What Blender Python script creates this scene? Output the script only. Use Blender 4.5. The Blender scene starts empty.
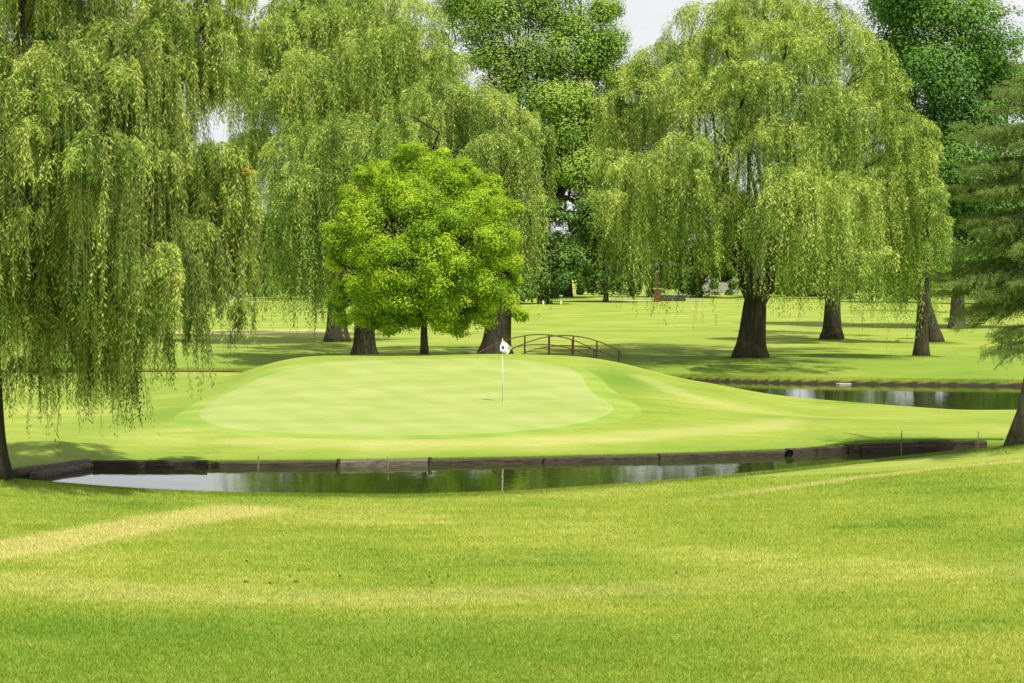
import bpy, math, numpy as np
from mathutils import Vector, Matrix
R = math.radians
F = 1991.0                      # focal length in pixels at 1024 wide (70 mm)
CZ = 5.5
PITCH = math.atan(73.5 / F)
scene = bpy.context.scene
col = scene.collection

# ------------------------------------------------------------------ helpers
def tag(o, label=None, cat=None, group=None, kind=None):
    if label: o['label'] = label
    if cat: o['category'] = cat
    if group: o['group'] = group
    if kind: o['kind'] = kind
    return o

def thing(name, loc, label, cat, group=None, rz=0.0):
    o = bpy.data.objects.new(name, None)
    o.empty_display_size = 0.3
    col.objects.link(o)
    o.location = loc
    o.rotation_euler = (0, 0, rz)
    return tag(o, label, cat, group)

def mesh_obj(name, verts, faces, mat=None, parent=None, smooth=False, attrs=None, world=False):
    """verts (N,3) array, faces (M,k) array of one size, or list of lists."""
    me = bpy.data.meshes.new(name)
    verts = np.asarray(verts, dtype=np.float32)
    if isinstance(faces, np.ndarray):
        n, k = faces.shape
        me.vertices.add(len(verts)); me.vertices.foreach_set('co', verts.ravel())
        me.loops.add(n * k); me.loops.foreach_set('vertex_index', faces.astype(np.int32).ravel())
        me.polygons.add(n); me.polygons.foreach_set('loop_start', np.arange(0, n * k, k, dtype=np.int32))
        me.update(calc_edges=True)
    else:
        me.from_pydata([tuple(map(float, v)) for v in verts], [], faces)
        me.update()
    if smooth:
        me.polygons.foreach_set('use_smooth', np.ones(len(me.polygons), dtype=bool))
    if attrs:
        for an, (typ, data) in attrs.items():
            a = me.attributes.new(an, typ, 'POINT')
            a.data.foreach_set('color' if typ == 'FLOAT_COLOR' else 'value', np.asarray(data, dtype=np.float32).ravel())
    if mat: me.materials.append(mat)
    o = bpy.data.objects.new(name, me)
    col.objects.link(o)
    if parent:
        o.parent = parent
    return o

def sm(t):
    t = np.clip(t, 0, 1)
    return t * t * (3 - 2 * t)

class Geo:
    """collects tubes and boxes into one mesh"""
    def __init__(s): s.v = []; s.f = []; s.n = 0
    def add(s, v, f):
        s.v.append(np.asarray(v, float)); s.f += [[i + s.n for i in q] for q in f]; s.n += len(v)
    def tube(s, pts, rad, sides=8, cap=True, lump=0.0, seed=0):
        pts = np.asarray(pts, float); rad = np.broadcast_to(np.asarray(rad, float), (len(pts),))
        rg = np.random.default_rng(seed)
        tang = np.gradient(pts, axis=0); tang /= np.linalg.norm(tang, axis=1)[:, None] + 1e-9
        ref = np.array([0.0, 1.0, 0.0]) if abs(tang[0][1]) < 0.8 else np.array([1.0, 0, 0])
        a = np.linspace(0, 2 * np.pi, sides, endpoint=False)
        ph = rg.uniform(0, 6.28, 3)
        rings = []
        for i, (p, t, r) in enumerate(zip(pts, tang, rad)):
            u = np.cross(t, ref); u /= np.linalg.norm(u) + 1e-9
            w = np.cross(t, u); ref_n = np.cross(u, t); ref = ref_n
            rr = r * (1 + lump * (1 + 2.0 * max(0, r / np.median(rad) - 1.15)) * (0.6 * np.sin(3 * a + ph[0] + i * .15) + 0.4 * np.sin(5 * a + ph[1] - i * .2) + .3 * np.sin(8 * a + ph[2])))
            rings.append(p + (np.cos(a) * rr)[:, None] * u + (np.sin(a) * rr)[:, None] * w)
        V = np.concatenate(rings); Fc = []
        for i in range(len(pts) - 1):
            for j in range(sides):
                j2 = (j + 1) % sides
                Fc.append([i * sides + j, i * sides + j2, (i + 1) * sides + j2, (i + 1) * sides + j])
        if cap:
            Fc.append(list(range(sides))[::-1]); Fc.append([(len(pts) - 1) * sides + j for j in range(sides)])
        s.add(V, Fc)
    def box(s, c, size, rz=0.0, taper=0.0):
        x, y, z = np.array(size) / 2
        V = []
        for dz in (-1, 1):
            k = 1 - taper if dz > 0 else 1
            for dx, dy in ((-1, -1), (1, -1), (1, 1), (-1, 1)):
                px, py = dx * x * k, dy * y * k
                V.append([c[0] + px * math.cos(rz) - py * math.sin(rz), c[1] + px * math.sin(rz) + py * math.cos(rz), c[2] + dz * z])
        s.add(V, [[3, 2, 1, 0], [4, 5, 6, 7], [0, 1, 5, 4], [1, 2, 6, 5], [2, 3, 7, 6], [3, 0, 4, 7]])
    def build(s, name, mat, parent=None, smooth=False):
        return mesh_obj(name, np.concatenate(s.v), s.f, mat, parent, smooth)

# pixel column/row + distance -> real place in the world, used to read positions off the photo
def W(px, py, D):
    fx = (px - 512) / F; u = (341.5 - py) / F
    cp, sp = math.cos(PITCH), math.sin(PITCH)
    d = np.array([fx, cp + u * sp, -sp + u * cp])
    return np.array([0, 0, CZ]) + d * (D / d[1])

# ------------------------------------------------------------------ terrain
def table(pts, lo, hi, n=2400, blur=0.6):
    xs = np.linspace(lo, hi, n); p = np.array(pts, float)
    ys = np.interp(xs, p[:, 0], p[:, 1])
    if blur:
        k = max(1, int(blur / (xs[1] - xs[0]))); ker = np.hanning(2 * k + 3); ker /= ker.sum()
        ys = np.convolve(np.pad(ys, k + 1, mode='edge'), ker, 'valid')
    return lambda x: np.interp(x, xs, ys)

WALL = [(-13.35, 51.9), (-12.5, 53.2), (-11.6, 54.6), (-8.5, 54.6), (-4.7, 54.85), (-2.28, 55.3), (0.93, 56.0), (3.2, 56.5), (5.4, 57.1), (8.1, 58.1), (9.4, 58.8), (10.7, 59.5), (12.3, 60.0), (14.4, 60.2)]
NEAR = [(-40, 51.0), (-13.3, 51.2), (-12.6, 50.9), (-11.7, 50.2), (-10.5, 49.4), (-8.9, 48.8), (-6.3, 48.2), (-2.7, 47.8), (0, 48.5), (2.2, 49.8), (4.9, 51.7), (7.8, 54.2), (9.6, 55.9), (11.2, 57.4), (12.6, 58.8), (14.4, 60.1), (40, 61)]
fWall = table([(-60, 51.6)] + WALL + [(60, 60.4)], -60, 60, 6000, 0.0)
fNear = table(NEAR, -60, 60, 6000, 0.8)
fNc = table([(-200, 100), (-14, 99.2), (-8, 97.5), (-1, 93.3), (2, 91.6), (5, 90), (10, 86), (13, 82.5), (15, 80), (17.2, 76.8), (20, 77.2), (40, 80), (200, 84)], -200, 200, 8000, 1.5)
fFc = table([(-200, 104), (-14, 103), (-2, 100), (4.5, 96.9), (7.2, 97.6), (13.7, 94.4), (23.5, 92), (60, 90), (200, 90)], -200, 200, 8000, 1.5)
fCrest = table([(-60, .42), (-18, .42), (-15, .5), (-12.8, .72), (-11.4, 1.05), (-10.2, 1.5), (-8.8, 1.8), (-6, 1.9), (0, 1.92), (2.8, 1.85), (4.4, 1.62), (5.7, 1.28), (6.9, .95), (8.5, .62), (10.2, .42), (15, .30), (60, .3)], -60, 60, 4000, 1.4)
fB = table([(40, 0), (59, 0), (62.5, .07), (66, .2), (70, .34), (76, .64), (80, .91), (82, .985), (84, .97), (86, .75), (89, .3), (92, .05), (95, 0), (200, 0)], 40, 200, 3000, 2.0)
TRUNKS = []   # filled before the terrain is meshed: little rise of earth round each trunk

def zf(X, Y):
    X = np.asarray(X, float); Y = np.asarray(Y, float)
    Yn, Yw, Nc, Fc = fNear(X), fWall(X), fNc(X), fFc(X)
    und = .035 * np.sin(X * .55 + 1.1) * np.sin(Y * .31) + .05 * np.sin(X * .17 + Y * .11)
    t = Yn - Y
    front = .015 + .055 * sm(t / 1.6) + .24 * sm(t / 11) + und * sm(t / 8) \
        + .42 * np.exp(-((X - 15.5) / 3.9) ** 2 - ((Y - 53) / 4.5) ** 2) * sm(t / 3) + .25 * np.exp(-((X + 13) / 3.0) ** 2 - ((Y - 46.5) / 3.0) ** 2)
    inside = .015 - .5 * sm(-t / 1.6)
    dW = Y - (Yw + .17)
    isl = .11 + .27 * sm(dW / 6) + .14 * sm((X - 8.6) / 2) * (1 - sm(dW / 6)) - .22 * sm((X - 8) / 4) * sm((Y - 66) / 6) + (fCrest(X) - .36) * fB(Y) + und * .5 * sm(dW / 3)
    isl = isl - (isl - .02) * sm((Y - (Nc - 2.2)) / 2.2) ** 1.5
    a = np.where(t > 0, front, inside)
    a = a + (isl - a) * sm((dW + .07) / .14)
    far = .26 * sm((Y - Fc) / .7) + .40 * sm((Y - Fc) / 9) + .5 * sm((Y - 150) / 170) + und * .6 * sm((Y - Fc) / 5) + 2.0 * sm((Y - 340) / 400)
    creek = -.45
    b = np.where(Y < Nc, isl, creek)
    s1 = sm((Y - Nc) / 1.2)
    mid = (1 - s1) * .02 + s1 * creek
    z = np.where(Y < Yw - .1, a, np.where(Y < Nc, np.where(dW < .3, a, isl), mid))
    z = np.where(Y > Fc - .3, np.maximum(np.where(Y > Fc, far, -.45 * (Fc - Y) / .3), np.where(Y < Fc, -.45, far)), z)
    for (tx, ty, tr, th) in TRUNKS:
        z = z + th * np.exp(-((X - tx) ** 2 + (Y - ty) ** 2) / (tr * tr))
    return z
def z1(x, y): return float(zf(np.array([x]), np.array([y]))[0])
def G(px, D):
    x = (px - 512) / F * D
    return np.array([x, D, z1(x, D)])

# ------------------------------------------------------------------ materials
def newmat(name):
    m = bpy.data.materials.new(name); m.use_nodes = True
    nt = m.node_tree; nt.nodes.clear()
    out = nt.nodes.new('ShaderNodeOutputMaterial')
    return m, nt, out
def N(nt, typ, **kw):
    n = nt.nodes.new(typ)
    for k, v in kw.items():
        if k.startswith('i_'):
            key = k[2:]; key = int(key) if key.isdigit() else key.replace('_', ' ')
            n.inputs[key].default_value = v
        else: setattr(n, k, v)
    return n
def noise(nt, vec, scale, detail=4, rough=.55, dist=0.0):
    n = N(nt, 'ShaderNodeTexNoise'); n.inputs['Scale'].default_value = scale
    n.inputs['Detail'].default_value = detail; n.inputs['Roughness'].default_value = rough
    n.inputs['Distortion'].default_value = dist
    nt.links.new(vec, n.inputs['Vector']); return n.outputs['Fac']
def ramp(nt, fac, stops):
    r = N(nt, 'ShaderNodeValToRGB'); e = r.color_ramp.elements
    while len(e) < len(stops): e.new(.5)
    for el, (p, c) in zip(e, stops):
        el.position = p; el.color = (*c, 1) if len(c) == 3 else c
    nt.links.new(fac, r.inputs[0]); return r.outputs[0]
def mix(nt, fac, a, b, mode='MIX'):
    m = N(nt, 'ShaderNodeMix', data_type='RGBA', blend_type=mode)
    for sock, val in ((m.inputs[0], fac), (m.inputs[6], a), (m.inputs[7], b)):
        if hasattr(val, 'links'): nt.links.new(val, sock)
        elif isinstance(val, tuple): sock.default_value = (*val, 1)
        else: sock.default_value = val
    return m.outputs[2]
def mth(nt, op, a, b=None, clamp=False):
    m = N(nt, 'ShaderNodeMath', operation=op); m.use_clamp = clamp
    for i, v in enumerate((a, b)):
        if v is None: continue
        if hasattr(v, 'links'): nt.links.new(v, m.inputs[i])
        else: m.inputs[i].default_value = v
    return m.outputs[0]
def scaled(nt, vec, s):
    m = N(nt, 'ShaderNodeVectorMath', operation='MULTIPLY'); nt.links.new(vec, m.inputs[0]); m.inputs[1].default_value = s
    return m.outputs[0]

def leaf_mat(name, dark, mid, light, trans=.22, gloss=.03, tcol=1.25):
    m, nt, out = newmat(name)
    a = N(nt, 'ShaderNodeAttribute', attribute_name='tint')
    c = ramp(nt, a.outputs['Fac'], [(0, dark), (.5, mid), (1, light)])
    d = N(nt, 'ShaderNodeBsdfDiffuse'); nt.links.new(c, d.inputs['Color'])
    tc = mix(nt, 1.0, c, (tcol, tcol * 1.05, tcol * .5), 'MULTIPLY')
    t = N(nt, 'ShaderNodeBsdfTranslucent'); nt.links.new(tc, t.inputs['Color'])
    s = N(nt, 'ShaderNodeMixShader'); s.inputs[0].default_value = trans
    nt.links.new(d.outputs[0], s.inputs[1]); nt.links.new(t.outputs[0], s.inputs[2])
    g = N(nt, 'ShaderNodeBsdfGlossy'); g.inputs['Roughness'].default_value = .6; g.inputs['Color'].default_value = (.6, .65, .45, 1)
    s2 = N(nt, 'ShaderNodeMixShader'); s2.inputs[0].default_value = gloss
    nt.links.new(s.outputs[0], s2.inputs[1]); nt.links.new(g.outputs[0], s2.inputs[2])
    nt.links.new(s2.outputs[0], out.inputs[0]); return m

def bark_mat(name, dark, light, sc=6.0):
    m, nt, out = newmat(name)
    tcn = N(nt, 'ShaderNodeTexCoord')
    v = scaled(nt, tcn.outputs['Object'], (1, 1, .16))
    n = noise(nt, v, sc, 6, .65, .6)
    n2 = noise(nt, tcn.outputs['Object'], 1.1, 3)
    c = ramp(nt, n, [(.3, dark), (.62, light)])
    c = mix(nt, mth(nt, 'MULTIPLY', n2, .5), c, (.06, .07, .03))
    p = N(nt, 'ShaderNodeBsdfPrincipled'); nt.links.new(c, p.inputs['Base Color']); p.inputs['Roughness'].default_value = .93
    p.inputs['Specular IOR Level'].default_value = .15
    b = N(nt, 'ShaderNodeBump'); b.inputs['Strength'].default_value = .9; b.inputs['Distance'].default_value = .06
    nt.links.new(n, b.inputs['Height']); nt.links.new(b.outputs[0], p.inputs['Normal'])
    nt.links.new(p.outputs[0], out.inputs[0]); return m

def simple(name, colr, rough=.6, metal=0.0, var=.25, sc=8.0, spec=.3):
    m, nt, out = newmat(name)
    tcn = N(nt, 'ShaderNodeTexCoord')
    n = noise(nt, tcn.outputs['Object'], sc, 4)
    c = mix(nt, n, tuple(x * (1 - var) for x in colr), tuple(min(1, x * (1 + var)) for x in colr))
    p = N(nt, 'ShaderNodeBsdfPrincipled'); nt.links.new(c, p.inputs['Base Color'])
    p.inputs['Roughness'].default_value = rough; p.inputs['Metallic'].default_value = metal
    p.inputs['Specular IOR Level'].default_value = spec
    nt.links.new(p.outputs[0], out.inputs[0]); return m

def turf_colour(nt, pos, dryfac=None, lush=None, soil=None):
    """colour of mown grass from world position, shared by the ground and its blades"""
    n1 = noise(nt, scaled(nt, pos, (1, 1.0, 0)), .16, 3, .5)                 # broad patches
    n2 = noise(nt, scaled(nt, pos, (.45, 1.5, 0)), .75, 5, .62, .4)          # streaks left by mowing
    n3 = noise(nt, scaled(nt, pos, (1, 1, 0)), 3.4, 5, .7)
    n4 = noise(nt, scaled(nt, pos, (1, 1, 0)), 17.0, 3, .7)
    f = mth(nt, 'ADD', mth(nt, 'MULTIPLY', n1, .38), mth(nt, 'MULTIPLY', n2, .26))
    f = mth(nt, 'ADD', f, mth(nt, 'ADD', mth(nt, 'MULTIPLY', n3, .20), mth(nt, 'MULTIPLY', n4, .16)))
    c = ramp(nt, f, [(.38, (.170, .285, .030)), (.455, (.275, .375, .046)), (.53, (.350, .425, .062)), (.63, (.50, .53, .140))])
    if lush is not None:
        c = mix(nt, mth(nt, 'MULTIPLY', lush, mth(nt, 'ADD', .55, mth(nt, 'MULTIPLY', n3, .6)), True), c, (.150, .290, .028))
    if dryfac is not None:
        df = mth(nt, 'MULTIPLY', dryfac, mth(nt, 'ADD', .35, mth(nt, 'MULTIPLY', mth(nt, 'ADD', n2, n3), .75)), True)
        c = mix(nt, mth(nt, 'MULTIPLY', df, .85), c, (.58, .55, .20))
    dry2 = mth(nt, 'MULTIPLY', mth(nt, 'SUBTRACT', noise(nt, scaled(nt, pos, (.5, 1.3, 0)), 1.4, 6, .75, .3), .56), 5.0, True)
    c = mix(nt, mth(nt, 'MULTIPLY', dry2, .25), c, (.52, .54, .17))
    if soil is not None:
        c = mix(nt, soil, c, mix(nt, n3, (.012, .010, .006), (.07, .055, .035)))
    return c, n3, n4

def make_turf():
    m, nt, out = newmat('turf')
    g = N(nt, 'ShaderNodeNewGeometry')
    a = N(nt, 'ShaderNodeAttribute', attribute_name='zones')
    s = N(nt, 'ShaderNodeSeparateColor'); nt.links.new(a.outputs['Color'], s.inputs[0])
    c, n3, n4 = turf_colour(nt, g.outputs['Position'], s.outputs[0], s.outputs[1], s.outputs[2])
    p = N(nt, 'ShaderNodeBsdfPrincipled'); nt.links.new(c, p.inputs['Base Color'])
    p.inputs['Roughness'].default_value = .8; p.inputs['Specular IOR Level'].default_value = .12
    b = N(nt, 'ShaderNodeBump'); b.inputs['Strength'].default_value = .55; b.inputs['Distance'].default_value = .05
    h = mth(nt, 'ADD', n4, noise(nt, g.outputs['Position'], 45.0, 3, .7))
    nt.links.new(h, b.inputs['Height']); nt.links.new(b.outputs[0], p.inputs['Normal'])
    nt.links.new(p.outputs[0], out.inputs[0]); return m

def make_blade():
    m, nt, out = newmat('grass_blade')
    g = N(nt, 'ShaderNodeNewGeometry')
    a = N(nt, 'ShaderNodeAttribute', attribute_name='zones')
    s = N(nt, 'ShaderNodeSeparateColor'); nt.links.new(a.outputs['Color'], s.inputs[0])
    c, n3, n4 = turf_colour(nt, g.outputs['Position'], s.outputs[0], s.outputs[1], None)
    # blue channel: each blade's own tone
    k = ramp(nt, s.outputs[2], [(0, (.50, .62, .4)), (.5, (1.2, 1.13, 1.2)), (.85, (1.7, 1.5, 1.9)), (1, (2.2, 1.75, 3.4))])
    c = mix(nt, 1.0, c, k, 'MULTIPLY')
    d = N(nt, 'ShaderNodeBsdfDiffuse'); nt.links.new(c, d.inputs['Color'])
    t = N(nt, 'ShaderNodeBsdfTranslucent'); nt.links.new(mix(nt, 1.0, c, (1.2, 1.2, .8), 'MULTIPLY'), t.inputs['Color'])
    x = N(nt, 'ShaderNodeMixShader'); x.inputs[0].default_value = .38
    nt.links.new(d.outputs[0], x.inputs[1]); nt.links.new(t.outputs[0], x.inputs[2])
    nt.links.new(x.outputs[0], out.inputs[0]); return m

def make_green(name, base, light, dark):
    m, nt, out = newmat(name)
    g = N(nt, 'ShaderNodeNewGeometry'); pos = g.outputs['Position']
    n1 = noise(nt, scaled(nt, pos, (.6, 1.2, 0)), .5, 4, .55)
    n2 = noise(nt, scaled(nt, pos, (.5, 1.4, 0)), 2.6, 5, .7)
    n3 = noise(nt, pos, 24, 3, .7)
    # faint mowing bands across the surface
    w = N(nt, 'ShaderNodeTexWave', wave_type='BANDS', bands_direction='DIAGONAL'); w.inputs['Scale'].default_value = .32
    w.inputs['Distortion'].default_value = 1.2; w.inputs['Detail'].default_value = 1
    nt.links.new(scaled(nt, pos, (1, .5, 0)), w.inputs['Vector'])
    f = mth(nt, 'ADD', mth(nt, 'MULTIPLY', n1, .5), mth(nt, 'ADD', mth(nt, 'MULTIPLY', n2, .28), mth(nt, 'MULTIPLY', n3, .14)))
    f = mth(nt, 'ADD', f, mth(nt, 'MULTIPLY', w.outputs['Fac'], .05))
    c = ramp(nt, f, [(.40, dark), (.49, base), (.58, light)])
    sp = mth(nt, 'MULTIPLY', mth(nt, 'SUBTRACT', noise(nt, pos, 7.0, 2, .5), .66), 6.0, True)
    c = mix(nt, mth(nt, 'MULTIPLY', sp, .35), c, (.20, .32, .05))
    p = N(nt, 'ShaderNodeBsdfPrincipled'); nt.links.new(c, p.inputs['Base Color'])
    p.inputs['Roughness'].default_value = .75; p.inputs['Specular IOR Level'].default_value = .1
    b = N(nt, 'ShaderNodeBump'); b.inputs['Strength'].default_value = .35; b.inputs['Distance'].default_value = .02
    nt.links.new(n3, b.inputs['Height']); nt.links.new(b.outputs[0], p.inputs['Normal'])
    nt.links.new(p.outputs[0], out.inputs[0]); return m

def make_water(name, deep=(.035, .052, .010)):
    m, nt, out = newmat(name)
    g = N(nt, 'ShaderNodeNewGeometry'); pos = g.outputs['Position']
    n = noise(nt, scaled(nt, pos, (1.0, .6, 1)), 3.2, 3, .55)
    n2 = noise(nt, pos, .35, 2)
    p = N(nt, 'ShaderNodeBsdfPrincipled'); p.inputs['Base Color'].default_value = (*deep, 1)
    p.inputs['Roughness'].default_value = .035; p.inputs['IOR'].default_value = 1.33
    p.inputs['Specular IOR Level'].default_value = .5
    b = N(nt, 'ShaderNodeBump'); b.inputs['Distance'].default_value = .012
    nt.links.new(mth(nt, 'MULTIPLY', n2, .5), b.inputs['Strength'])
    nt.links.new(n, b.inputs['Height']); nt.links.new(b.outputs[0], p.inputs['Normal'])
    nt.links.new(p.outputs[0], out.inputs[0]); return m

def make_timber(name, base, light):
    m, nt, out = newmat(name)
    tcn = N(nt, 'ShaderNodeTexCoord'); o = tcn.outputs['Object']
    n = noise(nt, scaled(nt, o, (.8, 6, 9)), 2.2, 6, .65, .3)
    n2 = noise(nt, o, 1.4, 3)
    c = ramp(nt, n, [(.3, base), (.68, light)])
    c = mix(nt, mth(nt, 'MULTIPLY', n2, .45), c, (.05, .045, .03))
    p = N(nt, 'ShaderNodeBsdfPrincipled'); nt.links.new(c, p.inputs['Base Color']); p.inputs['Roughness'].default_value = .9
    p.inputs['Specular IOR Level'].default_value = .2
    b = N(nt, 'ShaderNodeBump'); b.inputs['Strength'].default_value = .8; b.inputs['Distance'].default_value = .03
    nt.links.new(n, b.inputs['Height']); nt.links.new(b.outputs[0], p.inputs['Normal'])
    nt.links.new(p.outputs[0], out.inputs[0]); return m

M = dict(
    turf=make_turf(), blade=make_blade(),
    green=make_green('putting_surface', (.360, .430, .115), (.41, .465, .150), (.31, .395, .090)),
    collar=make_green('collar_surface', (.285, .395, .060), (.35, .44, .085), (.225, .350, .048)),
    water=make_water('pond_water'),
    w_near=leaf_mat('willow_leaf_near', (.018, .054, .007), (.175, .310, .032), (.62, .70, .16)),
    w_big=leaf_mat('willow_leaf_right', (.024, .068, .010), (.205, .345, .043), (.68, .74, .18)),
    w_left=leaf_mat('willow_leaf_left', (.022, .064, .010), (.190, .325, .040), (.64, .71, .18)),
    bright=leaf_mat('young_leaf', (.060, .170, .009), (.330, .500, .022), (.66, .74, .06), trans=.5),
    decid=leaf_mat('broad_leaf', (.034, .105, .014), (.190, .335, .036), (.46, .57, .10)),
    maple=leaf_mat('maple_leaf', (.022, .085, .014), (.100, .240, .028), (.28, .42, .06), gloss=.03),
    far=leaf_mat('far_leaf', (.022, .065, .012), (.080, .170, .022), (.20, .32, .05)),
    needle=leaf_mat('larch_needle', (.035, .085, .018), (.160, .255, .050), (.36, .44, .12), trans=.25, gloss=.05),
    bark=bark_mat('willow_bark', (.010, .008, .006), (.075, .060, .043), 7.0),
    bark_grey=bark_mat('grey_bark', (.035, .028, .02), (.17, .14, .10), 9.0),
    twig=simple('willow_twig', (.17, .17, .045), .8),
    timber=make_timber('dark_timber', (.018, .014, .010), (.125, .10, .07)),
    timber_grey=make_timber('grey_timber', (.06, .047, .034), (.30, .25, .19)),
    rust=simple('rusty_steel', (.11, .055, .035), .7, .25, .35, 14),
    deck=simple('deck_board', (.16, .11, .07), .85),
    white=simple('white_cloth', (.80, .82, .84), .7, 0, .04, 20),
    whitepole=simple('pole_paint', (.78, .80, .66), .35, 0, .03, 20),
    blue=simple('blue_print', (.02, .045, .12), .6, 0, .1, 20),
    soil=simple('dry_soil', (.085, .07, .042), .95, 0, .4, 20),
    straw=simple('dead_thatch', (.42, .36, .19), .95, 0, .3, 20),
    stake=simple('stake_wood', (.34, .22, .12), .8),
    stone=simple('pale_stone', (.46, .45, .41), .8, 0, .2, 5),
    render_wall=simple('grey_siding', (.34, .32, .30), .8, 0, .1, 2),
    roof=simple('dark_shingle', (.07, .065, .065), .9, 0, .3, 3),
    glass=simple('window_glass', (.03, .04, .05), .1, 0, .1, 2, .6),
    steel_dark=simple('dark_painted_steel', (.025, .027, .035), .55, .1, .3, 4),
    brick=simple('red_brick', (.17, .065, .042), .85, 0, .25, 12),
    concrete=simple('path_concrete', (.58, .55, .46), .9, 0, .12, 2),
    black=simple('black_plastic', (.03, .025, .045), .5, 0, .3, 8),
    purple=simple('bag_fabric', (.07, .05, .11), .7, 0, .3, 8),
    yellow=leaf_mat('yellow_leaf', (.20, .06, .01), (.50, .25, .02), (.75, .50, .03)),
)

# ------------------------------------------------------------------ leaves
def unit(a): return a / (np.linalg.norm(a, axis=-1, keepdims=True) + 1e-9)
def leaf_quads(P, A, S, L, Wd, tint):
    """diamond leaves. P base, A axis, S side (unit), L length, Wd width"""
    n = len(P); L = np.broadcast_to(L, (n,))[:, None]; Wd = np.broadcast_to(Wd, (n,))[:, None]
    V = np.empty((n, 4, 3), np.float32)
    V[:, 0] = P; mid = P + A * L * .45
    V[:, 1] = mid + S * Wd * .5; V[:, 2] = P + A * L; V[:, 3] = mid - S * Wd * .5
    return V.reshape(-1, 3), np.repeat(tint, 4)
class Leaves:
    def __init__(s): s.V = []; s.T = []
    def add(s, *a):
        v, t = leaf_quads(*a); s.V.append(v); s.T.append(t)
    def build(s, name, mat, parent):
        V = np.concatenate(s.V); T = np.clip(np.concatenate(s.T), 0, 1)
        off = np.array(parent.location, np.float32)
        fc = np.arange(len(V)).reshape(-1, 4)
        return mesh_obj(name, V - off, fc, mat, parent, attrs={'tint': ('FLOAT', T)})

def clump(lv, rg, c, Rx, drop, n, spacing, ll, lw, tone=0.0, **kw):
    clump1(lv, rg, c, Rx, drop, n, spacing, ll, lw, tone, **kw)
    kw['twigs'] = None       # short leafy sprays fill out the dome, tinted lighter as if sunlit
    clump1(lv, rg, np.asarray(c) + np.array([0, 0, Rx * .06]), Rx * 1.02, min(drop * .4, 1.5 * Rx / 2.2 + .3), int(n * 1.1), spacing * .85, ll, lw, tone + .06, **kw)
def clump1(lv, rg, c, Rx, drop, n, spacing, ll, lw, tone=0.0, dome=None, twigs=None, zmin=None, spread=.25):
    """a cascading willow bough: strands leave a domed top, arch over and hang down"""
    c = np.asarray(c, float)
    if dome is None: dome = Rx * .55
    nb = max(3, n // 5)
    bph = rg.uniform(0, 2 * np.pi, nb); br = np.sqrt(rg.uniform(.02, 1, nb)); bt = rg.normal(0, .25, nb); bl = rg.uniform(.38, 1.0, nb); wv = rg.normal(0, .07, (nb, 2))
    k = rg.integers(0, nb, n)
    ph = bph[k] + rg.normal(0, .11, n); r = Rx * np.clip(br[k] + rg.normal(0, .06, n), .02, 1.08)
    wob = 1 + .18 * np.sin(3 * ph + rg.uniform(0, 6)) 
    r = r * wob
    z0 = c[2] - dome * (r / Rx) ** 2 + rg.normal(0, .05 * Rx, n)
    d = np.stack([np.cos(ph), np.sin(ph)], 1)
    push = Rx * spread * rg.uniform(.3, 1.2, n)
    Ls = np.maximum(drop * bl[k] * rg.uniform(.7, 1.08, n), .4)
    if zmin is not None:
        Ls = np.minimum(Ls, np.maximum(z0 - zmin - rg.uniform(0, 1.2, n) , .3))
    Mx = int(Ls.max() / spacing) + 1
    t = (np.arange(Mx)[None, :] + rg.uniform(0, 1, (n, 1))) * spacing
    ok = t < Ls[:, None]
    sc = .25 * Rx
    h = push[:, None] * (1 - np.exp(-t / sc)) 
    sx = (rg.normal(0, .05, (n, 1)) + wv[k][:, :1]) * t + .03 * np.sin(t * 1.7 + rg.uniform(0, 6, (n, 1)))
    sy = (rg.normal(0, .05, (n, 1)) + wv[k][:, 1:]) * t + .03 * np.cos(t * 1.3 + rg.uniform(0, 6, (n, 1)))
    lift = sc * .55
    zz = z0[:, None] - (t - lift * 2 * (1 - np.exp(-t / (lift * 1.6))) * rg.uniform(.2, 1, (n, 1)))
    X = c[0] + d[:, :1] * (r[:, None] + h) + sx
    Y = c[1] + d[:, 1:] * (r[:, None] + h) + sy
    P = np.stack([X, Y, zz], -1)
    if twigs is not None:
        stp = max(1, int(.35 / spacing))
        Q = P[:, ::stp]; okq = ok[:, ::stp]
        a = Q[:, :-1][okq[:, 1:]]; b = Q[:, 1:][okq[:, 1:]]
        w = np.array([.004, .004, 0], np.float32)
        twigs.append(np.stack([a - w, a + w, b + w, b - w], 1).reshape(-1, 3))
    Pm = P[ok]; m = len(Pm)
    az = rg.uniform(0, 2 * np.pi, m)
    down = np.where(t < sc * .8, .35, .9)[ok] * rg.uniform(.6, 1.2, m)
    A = unit(np.stack([np.cos(az) * .66, np.sin(az) * .66, -down], 1)); Pm = Pm + A * (rg.uniform(0, 1, m) ** 2 * ll * .6)[:, None]
    S = unit(np.cross(A, unit(rg.normal(0, 1, (m, 3)))))
    tn = .30 + .20 * np.clip(r / Rx, 0, 1)[:, None] + tone + bt[k][:, None] + rg.normal(0, .07, (n, 1)) + .10 * (t / Ls[:, None]) + .24 * np.exp(-t / .5)  # inner strands darker, dome tops lighter: crown light and shade painted into the tint
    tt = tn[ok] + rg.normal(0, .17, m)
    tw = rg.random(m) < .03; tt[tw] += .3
    lv.add(Pm, A, S, ll * rg.uniform(.7, 1.25, m), lw * rg.uniform(.6, 1.25, m), tt)

def curve(a, b, up=.3, n=8, wig=.15, rg=None, sag=0.0):
    a = np.asarray(a, float); b = np.asarray(b, float)
    t = np.linspace(0, 1, n)[:, None]
    L = np.linalg.norm(b - a)
    p = a + (b - a) * t + np.array([0, 0, 1]) * (np.sin(t * np.pi) * L * up)
    if rg is not None:
        o = rg.normal(0, 1, (n, 3)) * wig * L * .12; o[0] = 0; o[-1] = 0
        p = p + o
    return p

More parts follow.
